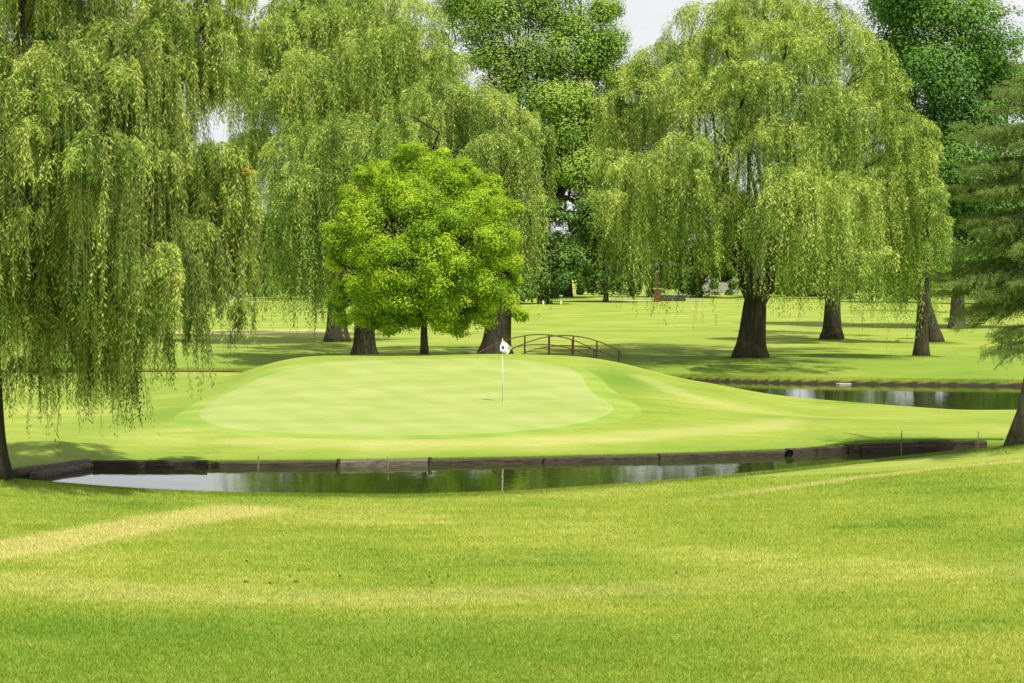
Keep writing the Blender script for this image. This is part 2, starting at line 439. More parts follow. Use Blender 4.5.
def twig_obj(tw, parent):
    V = np.concatenate(tw); off = np.array(parent.location, np.float32)
    return mesh_obj('twig', V - off, np.arange(len(V)).reshape(-1, 4), M['twig'], parent)

def trunk_geo(g, base, top, r0, r1, rg, flare=1.45, n=14, lean=(0, 0), seed=1, sides=18):
    base = np.asarray(base, float); top = np.asarray(top, float)
    t = np.linspace(0, 1, n)
    pts = base + (top - base) * t[:, None] + np.stack([np.sin(t * 3) * lean[0], np.sin(t * 2.5) * lean[1], 0 * t], 1)
    pts[0, 2] -= .35
    H = np.linalg.norm(top - base)
    rad = r1 + (r0 - r1) * (1 - t) ** .8
    rad = rad * (1 + (flare - 1) * np.exp(-t * H / .45))
    g.tube(np.vstack([pts, pts[-1] + [0, 0, .35], pts[-1] + [0, 0, .65]]), np.r_[rad, r1 * .8, r1 * .35], sides, True, .10, seed)
    return pts

def willow(name, base_px, D, clumps, mat, label, trunk_r, fork_h, seed, dens=1.0, leaf=(.18, .040), spacing=.078,
           back=1, zmin_px=None, group='weeping willows round the green', tone=0.0, twig=False, fork_dx=0.0, minis=2, depth_k=1.6, cat='willow tree'):
    rg = np.random.default_rng(seed)
    base = G(base_px, D)
    root = thing(name, base, label, cat, group)
    lv = Leaves(); tw = [] if twig else None
    scale = F / D
    fork = base + np.array([fork_dx, .2, fork_h])
    g = Geo()
    trunk_geo(g, base, fork, trunk_r * 1.12, trunk_r * .86, rg, seed=seed)
    cs = []
    for ci, (px, ty, hw, by, dd) in enumerate(clumps):
        Dc = D + dd * depth_k
        c = W(px, ty, Dc); Rx = hw / F * Dc
        drop = (by + 8 - ty) / F * Dc - Rx * .12
        drop = min(drop, c[2] - 1.2)
        # the dome leans to its own side
        cs.append((c, Rx, drop, 0.0))
        for b in range(back):
            if rg.random() < .8:
                dd2 = rg.uniform(4, 12) * (1 if dd <= 1 else -1) * (D / 105)
                c2 = W(px + rg.normal(0, hw * .6), ty + rg.uniform(0, 30) * scale / 19, D + dd2)
                cs.append((c2, Rx * rg.uniform(.7, 1.05), drop * rg.uniform(.6, .95), -.20))  # back boughs tinted darker, painted shade deep in the crown
    big = list(cs)
    for (c, Rx, drop, tn) in big:
        for b in range(minis):
            ph = rg.uniform(0, 6.28); rr = Rx * rg.uniform(.3, 1.05)
            q = c + np.array([math.cos(ph) * rr, -abs(math.sin(ph)) * rr, -Rx * rg.uniform(-.15, 1.1)])
            if q[2] < base[2] + 4.2: continue
            cs.append((q, Rx * rg.uniform(.25, .5), max(drop * rg.uniform(.15, .5), .8), rg.normal(0.02, .08)))
    for (c, Rx, drop, tn) in cs:
        n = int(1.22 * dens * (20 + 29 * Rx * Rx))
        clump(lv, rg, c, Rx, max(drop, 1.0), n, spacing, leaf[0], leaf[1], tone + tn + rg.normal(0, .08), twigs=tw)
    # limbs reach every bough from a few main forks
    mains = []
    order = sorted(big, key=lambda q: math.atan2(q[0][1] - base[1], q[0][0] - base[0]))
    nm = 6
    for i in range(nm):
        grp = order[i * len(order) // nm:(i + 1) * len(order) // nm]
        if not grp: continue
        cen = np.mean([q[0] for q in grp], 0)
        end = fork + (cen - fork) * .55; end[2] = fork[2] + max(2.6, (cen[2] - fork[2]) * .6)
        p = curve(fork - np.array([0, 0, .5]), end, .10, 10, .22, rg)
        g.tube(p, np.linspace(trunk_r * .5, trunk_r * .2, 10), 9, True, .08, seed + i)
        for (c, Rx, drop, tn) in grp:
            e = c - np.array([0, 0, Rx * .35])
            p2 = curve(p[rg.integers(5, 10)], e, .12, 8, .25, rg)
            g.tube(p2, np.linspace(trunk_r * .15, .03, 8), 6, False)
            for _ in range(3):
                ph = rg.uniform(0, 6.28); q = e + np.array([math.cos(ph), math.sin(ph), .1]) * Rx * .7
                g.tube(curve(p2[rg.integers(4, 8)], q, .15, 5, .2, rg), np.linspace(.035, .010, 5), 4, False)
    off = np.array(root.location)
    g.v = [v - off for v in g.v]
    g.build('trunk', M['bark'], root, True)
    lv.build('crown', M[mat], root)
    if twig: twig_obj(tw, root)
    return root

def broad(name, base_px, D, lobes, mat, label, trunk_r, leaf, seed, dens=1.0, group=None, fork_h=2.5, bark='bark_grey',
          sub=20, per=26, subr=.28, tone=0.0, cat='tree', limb=.42, base_dx=0.0):
    rg = np.random.default_rng(seed)
    base = G(base_px, D); root = thing(name, base, label, cat, group)
    lv = Leaves(); g = Geo()
    fork = base + np.array([base_dx, 0, fork_h])
    trunk_geo(g, base, fork, trunk_r * 1.1, trunk_r * .8, rg, 1.35, 10, seed=seed, sides=14)
    cx = np.mean([l[0] for l in lobes])
    for (px, py, rp, dd) in lobes:
        c = W(px, py, D + dd); r = rp / F * D
        p = curve(fork - np.array([0, 0, .2]), c, .04, 9, .5, rg)
        g.tube(p, np.linspace(trunk_r * limb, .02, 9), 6, False)
        ns = max(4, int(sub * dens))
        dirs = unit(rg.normal(0, 1, (ns, 3))); rad = r * rg.uniform(.35, 1.05, ns) 
        sc = c + dirs * rad[:, None] * np.array([1, 1, .85])
        for q in sc[:max(3, ns // 9)]:
            g.tube(curve(p[rg.integers(4, 9)], q, .08, 5, .5, rg), np.linspace(.05 * trunk_r / .3, .012, 5), 4, False)
        n = ns * per; k = np.repeat(np.arange(ns), per)
        dl = unit(rg.normal(0, 1, (n, 3))); rr = (rg.uniform(0, 1, n) ** .45)
        sr = subr * r * rg.uniform(.7, 1.5, ns)
        P = sc[k] + dl * (rr * sr[k])[:, None] * np.array([1.15, 1.15, .78])
        nrm = unit(dl * .55 + dirs[k] * .5 + np.array([0, -.1, .55]) + rg.normal(0, .17, (n, 3)))
        A = unit(np.cross(nrm, unit(rg.normal(0, 1, (n, 3))))); S = np.cross(nrm, A)
        st = rg.normal(rg.normal(0, .10), .15, ns)
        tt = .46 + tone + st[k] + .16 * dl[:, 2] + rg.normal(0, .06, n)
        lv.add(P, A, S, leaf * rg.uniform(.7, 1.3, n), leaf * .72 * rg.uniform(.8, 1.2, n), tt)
    off = np.array(root.location); g.v = [v - off for v in g.v]
    g.build('trunk', M[bark], root, True)
    lv.build('crown', M[mat], root)
    return root

# earth rises a little round the trunks that show it
for px, D, r, h in ((750, 105, 1.6, .10), (833, 132, 1.8, .16), (922, 107, 1.3, .10), (936, 127, 1.6, .14), (365, 108, 1.5, .12), (337, 126, 1.7, .22), (495, 107, 1.5, .1), (-12, 47.7, 1.2, .12), (1022, 54.5, 1.1, .14)):
    TRUNKS.append(((px - 512) / F * D, D, r, h))

# ------------------------------------------------------------------ ground sheet
def grow(a, b, s, k):
    o = [a]
    while o[-1] < b: o.append(o[-1] + s); s *= k
    return o
def seg_dist(X, Y, pts):
    d = np.full(X.shape, 1e9)
    for (x0, y0), (x1, y1) in zip(pts[:-1], pts[1:]):
        dx, dy = x1 - x0, y1 - y0
        t = np.clip(((X - x0) * dx + (Y - y0) * dy) / (dx * dx + dy * dy), 0, 1)
        d = np.minimum(d, np.hypot(X - x0 - t * dx, Y - y0 - t * dy))
    return d
def zones(X, Y):
    wig = .35 * np.sin(X * 1.1 + Y * .3) + .2 * np.sin(X * 2.7 - Y)
    dry = .8 * sm((1.4 - seg_dist(X, Y + wig * .4, [(-14, 33.5), (-9.4, 36.3), (-8.3, 38.2), (-7.4, 40.6), (-6.6, 42.6), (-6.0, 44.2)])) / .75)
    dry = np.maximum(dry, .36 * sm((1.15 + .3 * wig - seg_dist(X, Y, [(-12, 34.2), (-8.4, 32.4), (-6.6, 31.6), (-4.1, 31.0), (-1.4, 31.2), (1.4, 32.2), (6.6, 33.7), (12, 34.8)])) / .7) * (1 - .45 * sm((X + 1) / 6)))
    dry = np.maximum(dry, .75 * sm((.55 - seg_dist(X, Y, [(3.0, 44.6), (6, 47.6), (8.7, 50.1), (11, 51.2), (16, 50.6)])) / .5) * sm((X - 2) / 6))
    dry = np.maximum(dry, .8 * sm((9 - np.abs(Y - 150)) / 6) * sm((-11 - X) / 3) * sm((X + 30) / 4))
    dry = np.maximum(dry, .45 * sm((1.3 - seg_dist(X, Y, [(-8, 59.3), (-3, 59.0), (3, 60.2), (8, 63.5), (9, 66)])) / 1.0))
    dry = np.maximum(dry, .40 * sm((1.0 - seg_dist(X, Y, [(5.2, 78), (6.5, 74), (8, 70.5), (12.5, 68.5)])) / .8))
    lush = .6 * sm((30.2 + .15 * wig - Y) / 1.5) * sm((6 - X) / 7)
    d = fNear(X) - Y
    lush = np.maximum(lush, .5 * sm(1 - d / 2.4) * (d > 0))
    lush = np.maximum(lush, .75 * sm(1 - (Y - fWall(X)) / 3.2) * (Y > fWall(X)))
    lush = np.maximum(lush, .95 * np.exp(-((X - 4.3) / 1.5) ** 2 - ((Y - 76) / 5.0) ** 2)); lush = np.maximum(lush, .6 * np.exp(-((X + 12) / 1.6) ** 2 - ((Y - 68) / 5.5) ** 2)); lush = np.maximum(lush, .45 * np.exp(-((X + 11) / 1.4) ** 2 - ((Y - 79) / 4) ** 2))  # mound shoulders: richer green, deepened as painted shade so the mound looks raised
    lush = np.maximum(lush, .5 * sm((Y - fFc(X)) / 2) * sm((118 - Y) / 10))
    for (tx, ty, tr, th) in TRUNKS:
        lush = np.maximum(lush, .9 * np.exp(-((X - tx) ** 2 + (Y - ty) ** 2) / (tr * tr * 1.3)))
    return dry, lush

ys = sorted(set(np.round(np.concatenate([grow(-60, 10, 4, 1), np.arange(10, 47, .3), np.arange(47, 61, .12), np.arange(61, 75, .3), np.arange(75, 108, .22), grow(108, 3000, .5, 1.035)]), 3)))
xr = grow(16, 2500, .4, 1.06)
xs = sorted(set(np.round(np.concatenate([-np.array(xr), np.arange(-16, 22, .25), np.array(grow(22, 2500, .4, 1.06))]), 3)))
Xg, Yg = np.meshgrid(np.array(xs), np.array(ys))
Zg = zf(Xg, Yg)
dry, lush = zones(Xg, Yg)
slope = np.abs(np.gradient(Zg, axis=0) / (np.gradient(Yg, axis=0) + 1e-9))
soil = sm((.06 - Zg) / .05) * (Yg < 120)
Fc_ = fFc(Xg); soil = np.maximum(soil, sm((.22 - Zg) / .08) * sm((Fc_ + .8 - Yg) / .3) * (Yg > Fc_ - .6))
ny, nx = Xg.shape
idx = np.arange(nx * ny).reshape(ny, nx)
fc = np.stack([idx[:-1, :-1], idx[:-1, 1:], idx[1:, 1:], idx[1:, :-1]], -1).reshape(-1, 4)
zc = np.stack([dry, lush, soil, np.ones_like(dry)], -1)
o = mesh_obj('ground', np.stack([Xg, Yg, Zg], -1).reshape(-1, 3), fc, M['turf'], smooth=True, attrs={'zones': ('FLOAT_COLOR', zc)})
tag(o, 'rolling mown fairway turf with dry and rich green patches, shade painted on the mound shoulders', kind='structure')

# water sheets lie in their hollows
def water(name, xs_, lo, hi, label):
    V = []; Fc = []
    for i, x in enumerate(xs_):
        V += [(x, float(lo(x)), 0.0), (x, float(hi(x)), 0.0)]
        if i: Fc.append([2 * i - 2, 2 * i, 2 * i + 1, 2 * i - 1])
    tag(mesh_obj(name, V, Fc, M['water']), label, kind='structure')
water('pond', np.linspace(-13.3, 14.2, 80), lambda x: fNear(x) - .5, lambda x: fWall(x) + .12, 'narrow dark green pond in front of the putting green')
water('creek', np.linspace(-150, 150, 160), lambda x: fNc(x) - .8, lambda x: fFc(x) + .25, 'still creek running behind the raised green')

# ------------------------------------------------------------------ putting green and collar, draped sheets
def on_ground(px, py, lo=20, hi=400):
    Ds = np.linspace(lo, hi, 6000)
    P = np.array([W(px, py, 1.0) - np.array([0, 0, CZ])])
    Q = P[0][None] * Ds[:, None] + np.array([0, 0, CZ])
    zz = zf(Q[:, 0], Q[:, 1]); k = np.argmax(Q[:, 2] < zz)
    return Q[k]
GREEN = [(196, 415), (205, 424), (240, 431), (300, 434.5), (380, 436), (450, 436), (510, 433), (560, 428), (598, 420), (617, 411), (612, 404), (598, 397), (588, 388), (584, 377), (570, 367), (540, 361.5), (480, 359.2), (400, 359.2), (345, 361), (300, 366), (262, 377), (235, 389), (210, 401)]
def closed(pts, n=220):
    p = np.array(pts + pts[:1]); s = np.r_[0, np.cumsum(np.hypot(*np.diff(p, axis=0).T))]
    u = np.linspace(0, s[-1], n, endpoint=False)
    q = np.stack([np.interp(u, s, p[:, 0]), np.interp(u, s, p[:, 1])], 1)
    for _ in range(14): q = (np.roll(q, 1, 0) + 2 * q + np.roll(q, -1, 0)) / 4
    return q
gp = np.array([on_ground(a, b, 57, 88)[:2] for a, b in GREEN])
gq = closed([tuple(v) for v in gp])
gc = gq.mean(0)
def drape(name, rings, mat, label, h, lush_=None):
    V = np.concatenate(rings); n = len(rings[0]); hh = np.full(len(V), h); hh[-n:] = -.004; hh[-2 * n:-n] *= .8; V3 = np.c_[V, zf(V[:, 0], V[:, 1]) + hh]
    Fc = []
    for i in range(len(rings) - 1):
        for j in range(n): Fc.append([i * n + j, i * n + (j + 1) % n, (i + 1) * n + (j + 1) % n, (i + 1) * n + j])
    at_ = None
    if lush_ is not None:
        d_, l_ = zones(V[:, 0], V[:, 1]); at_ = {'zones': ('FLOAT_COLOR', np.stack([d_, np.maximum(l_, lush_), 0 * d_, 0 * d_ + 1], 1))}
    tag(mesh_obj(name, V3, np.array(Fc), mat, smooth=True, attrs=at_), label, kind='structure')
drape('putting_green', [gc + (gq - gc) * k for k in np.r_[np.linspace(.002, .992, 48), 1.0]], M['green'], 'pale close-cut putting green on the raised mound', .022)
tang = np.roll(gq, -1, 0) - np.roll(gq, 1, 0); nrm = unit(np.stack([tang[:, 1], -tang[:, 0]], 1))
if np.mean(np.sum(nrm * (gq - gc), 1)) < 0: nrm = -nrm
cw = .85 + .2 * np.sin(np.linspace(0, 6.28 * 3, len(gq)))
drape('green_collar', [gq + nrm * (cw * k)[:, None] - nrm * .05 for k in np.linspace(0, 1, 6)], M['collar'], 'slightly longer darker collar of grass round the putting green', .014)

# ------------------------------------------------------------------ grass blades on the near fairway and banks
def blades(name, X, Y, hgt, wid, label, seed, extra_tone=0.0):
    rg = np.random.default_rng(seed); n = len(X)
    Z = zf(X, Y); az = rg.uniform(0, 6.28, n); ln = rg.normal(0, .5, (n, 2))
    H = hgt * rg.uniform(.55, 1.25, n); Wd = wid * rg.uniform(.7, 1.3, n)
    sx, sy = np.cos(az) * Wd / 2, np.sin(az) * Wd / 2
    V = np.empty((n, 3, 3), np.float32)
    V[:, 0] = np.stack([X - sx, Y - sy, Z - .01], 1); V[:, 1] = np.stack([X + sx, Y + sy, Z - .01], 1)
    V[:, 2] = np.stack([X + ln[:, 0] * H, Y + ln[:, 1] * H, Z + H], 1)
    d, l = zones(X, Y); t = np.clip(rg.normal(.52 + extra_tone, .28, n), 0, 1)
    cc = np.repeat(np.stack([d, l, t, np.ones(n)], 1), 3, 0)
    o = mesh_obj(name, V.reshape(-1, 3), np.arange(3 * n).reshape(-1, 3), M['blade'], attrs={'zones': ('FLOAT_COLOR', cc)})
    tag(o, label, 'grass', kind='stuff'); return o
rg = np.random.default_rng(5)
n = 700000
u = rg.uniform(0, 1, n); Yb = 22.5 + 29 * u ** 1.25
Xb = rg.uniform(-1, 1, n) * (Yb * .272)
ok = Yb < fNear(Xb) - .02
blades('grass', Xb[ok], Yb[ok], .045, .014, 'short mown grass blades across the near fairway', 6)
n = 60000
Xe = rg.uniform(-14, 15, n); Ye = fNear(Xe) - np.abs(rg.normal(0, .14, n)) - .03
X2 = rg.uniform(-13, 15, n); Y2 = fWall(X2) + .36 + np.abs(rg.normal(0, .16, n))
X3 = rg.uniform(-34, 34, 60000); Y3 = fFc(X3) + .36 + np.abs(rg.normal(0, .3, 60000))
tb = [(tx + rg.normal(0, tr * .45, 5000), ty + rg.normal(0, tr * .45, 5000)) for (tx, ty, tr, th) in TRUNKS]
Xa = np.concatenate([Xe, X2, X3] + [a for a, b in tb]); Ya = np.concatenate([Ye, Y2, Y3] + [b for a, b in tb])
blades('rough_grass', Xa, Ya, .055, .014, 'longer uncut grass along the banks and round the tree feet', 8, -.05)

# ------------------------------------------------------------------ trees
# far-off row that closes the view
rg = np.random.default_rng(77)
far_spots = [(-60, 12, 290), (10, 13, 300), (75, 11, 285), (140, 10, 300), (196, 9.5, 330), (255, 11.5, 300), (310, 14, 280), (372, 16, 300), (432, 15, 280), (490, 15, 300),
             (540, 12, 250), (606, 14, 262), (650, 16, 300), (700, 17, 300), (748, 16, 290), (800, 17, 300), (850, 16, 280), (905, 15, 260), (1000, 13, 250), (1060, 14, 260)]
place_words = ['far left edge', 'behind the near willow trunk', 'behind the near willow curtain', 'left of the dark waste container', 'behind the grey house', 'right of the grey house',
               'behind the thick left willow trunk', 'behind the bright young tree', 'behind the flagstick', 'left of the footbridge', 'right behind the two white markers', 'behind the footbridge rails',
               'left of the brick pillar', 'right of the brick pillar', 'behind the broadest willow trunk', 'between the two right willow trunks', 'behind the middle right willow trunk',
               'behind the forked willow trunk', 'behind the larch boughs', 'beyond the right edge of the view']
for i, ((px, H, D), wd) in enumerate(zip(far_spots, place_words)):
    sc = F / D; by = 268 + (CZ - 1.0) * sc; lobes = []
    wide = rg.uniform(4.6, 6.0) * sc
    for k in range(26):
        v = rg.uniform(0, 1); ww = wide * math.sin(min(1, .35 + v * .8) * math.pi * .62) if v < .6 else wide * math.sqrt(max(.05, 1 - ((v - .55) / .5) ** 2))
        lobes.append((px + rg.uniform(-1, 1) * max(ww, .7 * wide) * .9, by - 8 - v * (H * .9) * sc, rg.uniform(1.5, 2.3) * sc, rg.uniform(-3, 3)))
    broad('distant_tree', px, D, lobes, 'far', 'dark leafy tree in the far row, ' + wd, .3, .42, 100 + i, group='trees closing the far side of the course', sub=15, per=38, subr=.45, fork_h=2, tone=rg.normal(0, .1))

# overgrown hedge and far-off wood behind everything
def leaf_bank(name, X0, X1, D, depth, H, n, leaf, seed, holes=0.0):
    rg = np.random.default_rng(seed)
    nb = int((X1 - X0) / (H * .22)); bx = rg.uniform(X0, X1, nb); bz = rg.uniform(0, 1, nb) ** .8; hh = H * (.78 + .3 * np.sin(bx * .13 + seed) * np.sin(bx * .047))
    by = D + rg.uniform(-.5, .5, nb) * depth; br = H * rg.uniform(.10, .22, nb)
    k = rg.integers(0, nb, n); d = unit(rg.normal(0, 1, (n, 3)))
    P = np.stack([bx[k], by[k], bz[k] * hh[k] * .92 + 1.0], 1) + d * (br[k] * rg.uniform(.5, 1, n))[:, None]
    P[:, 2] = np.maximum(P[:, 2], .6)
    nr = unit(d + np.array([0, 0, .5]) + rg.normal(0, .4, (n, 3))); A = unit(np.cross(nr, rg.normal(0, 1, (n, 3))))
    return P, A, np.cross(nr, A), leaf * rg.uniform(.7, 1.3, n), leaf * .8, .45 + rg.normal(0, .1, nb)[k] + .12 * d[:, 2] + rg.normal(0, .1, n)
class _O: location = (0, 0, 0)
lv = Leaves(); lv.add(*leaf_bank('w', -190, 190, 410, 26, 19, 90000, 1.0, 3)); lv.add(*leaf_bank('w', -190, 190, 400, 20, 9, 50000, 1.0, 4))
V = np.concatenate(lv.V); o = mesh_obj('woodland', V, np.arange(len(V)).reshape(-1, 4), M['far'], attrs={'tint': ('FLOAT', np.clip(np.concatenate(lv.T), 0, 1))})
tag(o, 'far-off dark wood closing the horizon behind all the trees', 'woodland', kind='stuff')
for (x0, x1, h, sd_, lab) in ((-130, -52, 4.2, 11, 'long dark hedge across the far left beyond the service road'), (-42, 16, 5.2, 12, 'tall dark hedge behind the middle lawn and footbridge'), (14, 130, 4.6, 13, 'dark hedge running behind the right willow trunks')):
    root = thing('hedge', (x0, 322, z1(0, 322)), lab, 'hedge'); lv = Leaves(); lv.add(*leaf_bank('h', x0, x1, 322, 3.5, h, int((x1 - x0) * 420), .42, sd_)); lv.build('foliage', M['far'], root)
# broadleaf behind the centre
broad('leafy_tree', 549, 285, [(572, 95, 22, -4), (590, 165, 22, -4), (565, 130, 22, -4), (600, 205, 18, -4), (572, 172, 18, -5), (555, 100, 20, -5), (612, 40, 20, 0), (616, 75, 18, 0), (612, 105, 18, 0), (606, 150, 20, 0), (485, 55, 26, 2), (500, 85, 26, 2), (470, 0, 26, 2), (500, 8, 32, 0), (540, -5, 34, 2), (578, 22, 32, 0), (598, 48, 24, -1), (560, 52, 34, -3), (520, 58, 32, 0), (583, 88, 34, 2), (596, 128, 28, 0), (566, 128, 34, -2),
     (592, 178, 28, 2), (540, 100, 28, -3), (478, 24, 28, 2), (455, 5, 26, 4), (545, 160, 26, 4), (575, 150, 34, 5), (590, 110, 30, 5), (600, 190, 26, 6), (585, 235, 26, 5), (540, 60, 36, 5), (590, 60, 30, 4), (560, 20, 36, 5), (530, 10, 34, 4), (520, 130, 26, 4), (596, 222, 22, 4), (604, 8, 16, 0), (510, 170, 26, 5), (560, -35, 34, 3), (515, -30, 34, 3)],
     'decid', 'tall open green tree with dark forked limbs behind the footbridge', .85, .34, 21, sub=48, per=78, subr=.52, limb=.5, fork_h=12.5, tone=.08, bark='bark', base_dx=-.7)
broad('small_tree', 568.5, 300, [(566, 252, 20, 0), (584, 250, 18, 2), (551, 258, 17, 0), (594, 265, 14, 0), (571, 268, 16, -2), (545, 270, 10, 0), (558, 240, 16, 2), (590, 236, 16, 2)],
     'decid', 'small rounded tree with a short trunk just right of the white tee markers', .6, .44, 22, sub=40, per=22, subr=.32, fork_h=2.4, tone=-.1, bark='bark')
broad('slender_tree', 556, 305, [(540, 250, 14, 0), (548, 238, 14, 0), (533, 262, 12, 0), (556, 262, 10, 0)],
     'far', 'thin shaded tree standing left of the small rounded tree', .35, .3, 23, sub=22, per=22, subr=.35, fork_h=2.4, bark='bark')
# maple on the right
broad('maple_tree', 958, 160, [(918, -5, 36, 0), (955, 12, 38, -2), (985, 50, 32, 0), (900, 40, 32, 2), (938, 70, 38, -3), (972, 110, 36, 0), (925, 125, 36, 0), (958, 160, 38, -3), (948, 205, 34, 0),
     (985, 205, 34, 0), (1012, 160, 34, 2), (1000, 88, 26, 2), (920, 195, 30, 2), (1004, 250, 28, 0), (965, 250, 28, 0), (930, 245, 24, 3), (885, 90, 32, 4), (895, 0, 30, 4), (905, 160, 30, 4), (1035, 215, 34, 0), (950, -40, 40, 2), (895, 225, 26, 5), (1025, 265, 22, 2)],
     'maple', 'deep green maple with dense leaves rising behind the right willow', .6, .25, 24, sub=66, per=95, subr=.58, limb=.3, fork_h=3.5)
broad('pale_tree', 985, 205, [(1000, 18, 22, 0), (1012, 45, 18, 0), (985, 5, 18, 0), (1022, 70, 16, 0), (1018, 110, 18, 0), (995, 60, 18, 4)],
     'far', 'thin greyish tree top showing above the maple at the right edge', .4, .30, 25, sub=24, per=20, subr=.3, fork_h=6, tone=.15)

# left group of willows
willow('willow_tree', 337, 126, [(254, 30, 18, 70, 0), (285, 20, 30, 80, -1), (330, 5, 34, 70, -1), (375, 15, 34, 75, -1), (420, 25, 32, 80, 0), (440, 50, 24, 100, 0), (262, 55, 30, 120, -1), (310, 60, 34, 110, -2), (262, 25, 34, 150, 0), (300, -8, 38, 110, 0), (345, -25, 42, 100, 0), (398, -8, 38, 130, 0), (420, 50, 40, 170, 1), (370, 30, 42, 150, -2),
     (320, 50, 40, 160, -2), (275, 80, 34, 200, -1), (350, 90, 40, 220, 1), (395, 110, 36, 240, 2), (250, 130, 24, 290, 0), (330, 180, 30, 300, 2)],
     'w_left', 'tallest pale willow at the back of the left group, its top reaching out of view', .55, 4.5, 31, leaf=(.22, .048), spacing=.10, dens=1.0, tone=.07)
willow('willow_tree', 365, 108, [(345, 112, 44, 285, -2), (305, 124, 34, 300, -1), (372, 128, 32, 250, -3), (275, 165, 26, 312, 0), (318, 165, 38, 318, -3), (350, 190, 34, 322, -2), (288, 200, 26, 322, -3), (262, 215, 18, 318, 0),
     (390, 150, 22, 250, 0), (330, 220, 30, 326, 1), (305, 240, 26, 326, -1), (376, 230, 26, 300, 1)],
     'w_left', 'domed willow with thick trunk directly left of the bright young tree', .52, 3.0, 32, tone=-.02)
willow('willow_tree', 495, 107, [(472, 84, 40, 290, 0), (506, 102, 26, 300, -1), (440, 78, 34, 240, 0), (528, 112, 11, 250, 0), (500, 130, 34, 302, -2), (520, 140, 16, 298, 0), (455, 110, 40, 280, 2), (520, 180, 24, 300, 1),
     (410, 92, 26, 220, 2), (486, 190, 30, 300, 2), (526, 200, 12, 290, -1)],
     'w_left', 'willow with a dark leaning trunk right behind the flag', .66, 3.6, 33, tone=.03, fork_dx=.35)

# right group
willow('willow_tree', 750, 105, [(730, 15, 34, 60, -1), (785, 25, 36, 70, -2), (840, 20, 30, 60, -1), (690, 60, 30, 120, -2), (740, 60, 32, 110, -3), (810, 50, 34, 110, -3), (880, 60, 26, 110, -1), (640, 60, 20, 120, 0), (620, 150, 22, 298, -1), (660, 170, 30, 302, -3), (725, 225, 22, 270, 1), (757, -12, 44, 100, 0), (706, 2, 38, 110, 1), (818, 0, 44, 120, 1), (856, 32, 36, 160, 1), (672, 38, 36, 160, 0), (648, 72, 34, 220, 0), (627, 108, 24, 290, 0), (642, 152, 34, 302, -3),
     (688, 132, 38, 300, -4), (705, 78, 42, 240, -2), (760, 62, 44, 190, -3), (718, 180, 26, 268, -3), (800, 168, 40, 300, -6), (772, 204, 24, 300, -5), (848, 172, 34, 305, -4), (816, 82, 46, 240, -3), (868, 84, 40, 240, -1),
     (906, 112, 28, 230, 0), (925, 142, 16, 240, 1), (895, 165, 26, 290, 0), (615, 170, 14, 300, 0), (665, 210, 26, 304, 0), (835, 215, 30, 305, -2), (870, 235, 24, 300, 2), (610, 95, 12, 200, 0), (785, 115, 36, 230, -4)],
     'w_big', 'broad weeping willow with the thickest dark trunk, right of the footbridge', .66, 3.0, 34, tone=.03, fork_dx=.35)
willow('willow_tree', 833, 132, [(800, 150, 30, 300, 0), (840, 130, 34, 300, 0), (870, 160, 26, 300, 0), (820, 190, 30, 305, -3), (855, 205, 26, 305, -3), (790, 200, 24, 300, 1)],
     'w_big', 'middle willow of the right group, its short trunk set further back', .55, 3.2, 35, tone=-.12, leaf=(.24, .060), spacing=.12)
willow('willow_tree', 922, 107, [(912, 168, 26, 300, -1), (930, 185, 18, 322, -2), (898, 190, 26, 330, -1), (936, 212, 12, 300, 0), (884, 215, 20, 318, 0), (920, 225, 20, 326, 0), (905, 240, 18, 326, 1)],
     'w_big', 'narrow willow with slender upright trunk near the creek bank at right', .32, 4.2, 36, tone=-.04, fork_dx=.15, back=0)
willow('willow_tree', 936, 127, [(925, 180, 20, 290, 0), (905, 200, 20, 300, 0), (940, 215, 12, 280, 0)],
     'w_big', 'willow half hidden behind the slender upright trunk at right', .36, 3.6, 37, tone=-.15, fork_dx=-.9, leaf=(.24, .060), spacing=.12)

# young bright tree on the back of the mound
rg = np.random.default_rng(3)
lob = []
CX, CY = 424, 252
for k in range(60):
    a = rg.uniform(0, 2 * np.pi); rr = math.sqrt(rg.uniform(0, 1))
    x = math.cos(a) * rr; y = math.sin(a) * rr
    dz = math.sqrt(max(0, 1 - rr * rr)) * 3.6 * rg.choice([-1, -1, 1]) * rg.uniform(.5, 1)
    w = 84 if y < .3 else 88
    lob.append((CX + x * w + (8 if y < 0 else -2), CY + y * (88 if y < 0 else 72), rg.uniform(12, 18), dz))
for k in range(60):
    a = rg.uniform(0, 2 * np.pi); rr = math.sqrt(rg.uniform(0, .95))
    lob.append((CX + math.cos(a) * rr * 88, CY + math.sin(a) * rr * 84, rg.uniform(11, 15), -3.3 * math.sqrt(1 - rr * rr) * rg.uniform(.85, 1.05)))
for k in range(34):
    a = rg.uniform(0, 2 * np.pi); e = rg.uniform(.93, 1.1)
    lob.append((CX - 1 + math.cos(a) * 92 * e, CY + math.sin(a) * (94 if math.sin(a) < 0 else 74) * e, rg.uniform(5, 9), rg.uniform(-1.5, 1.5)))
lob += [(385, 322, 8, 0), (462, 324, 8, 0), (405, 160, 13, -1), (440, 163, 12, 0), (378, 170, 13, 0), (470, 182, 13, 0), (336, 262, 10, 0), (332, 232, 10, 0), (512, 262, 11, 0), (510, 240, 11, 0), (340, 300, 12, 0), (360, 318, 12, -1), (505, 300, 12, 0), (485, 318, 11, -1), (390, 325, 12, 1), (455, 322, 11, 1), (520, 314, 7, 0), (342, 318, 8, 0), (496, 205, 11, 0), (352, 195, 12, 0)]
broad('young_tree', 424, 84, lob, 'bright', 'rounded bright yellow-green young tree standing on the back of the green', .14, .10, 41, sub=22, per=54, subr=.62, fork_h=1.7, tone=.06, limb=.2)

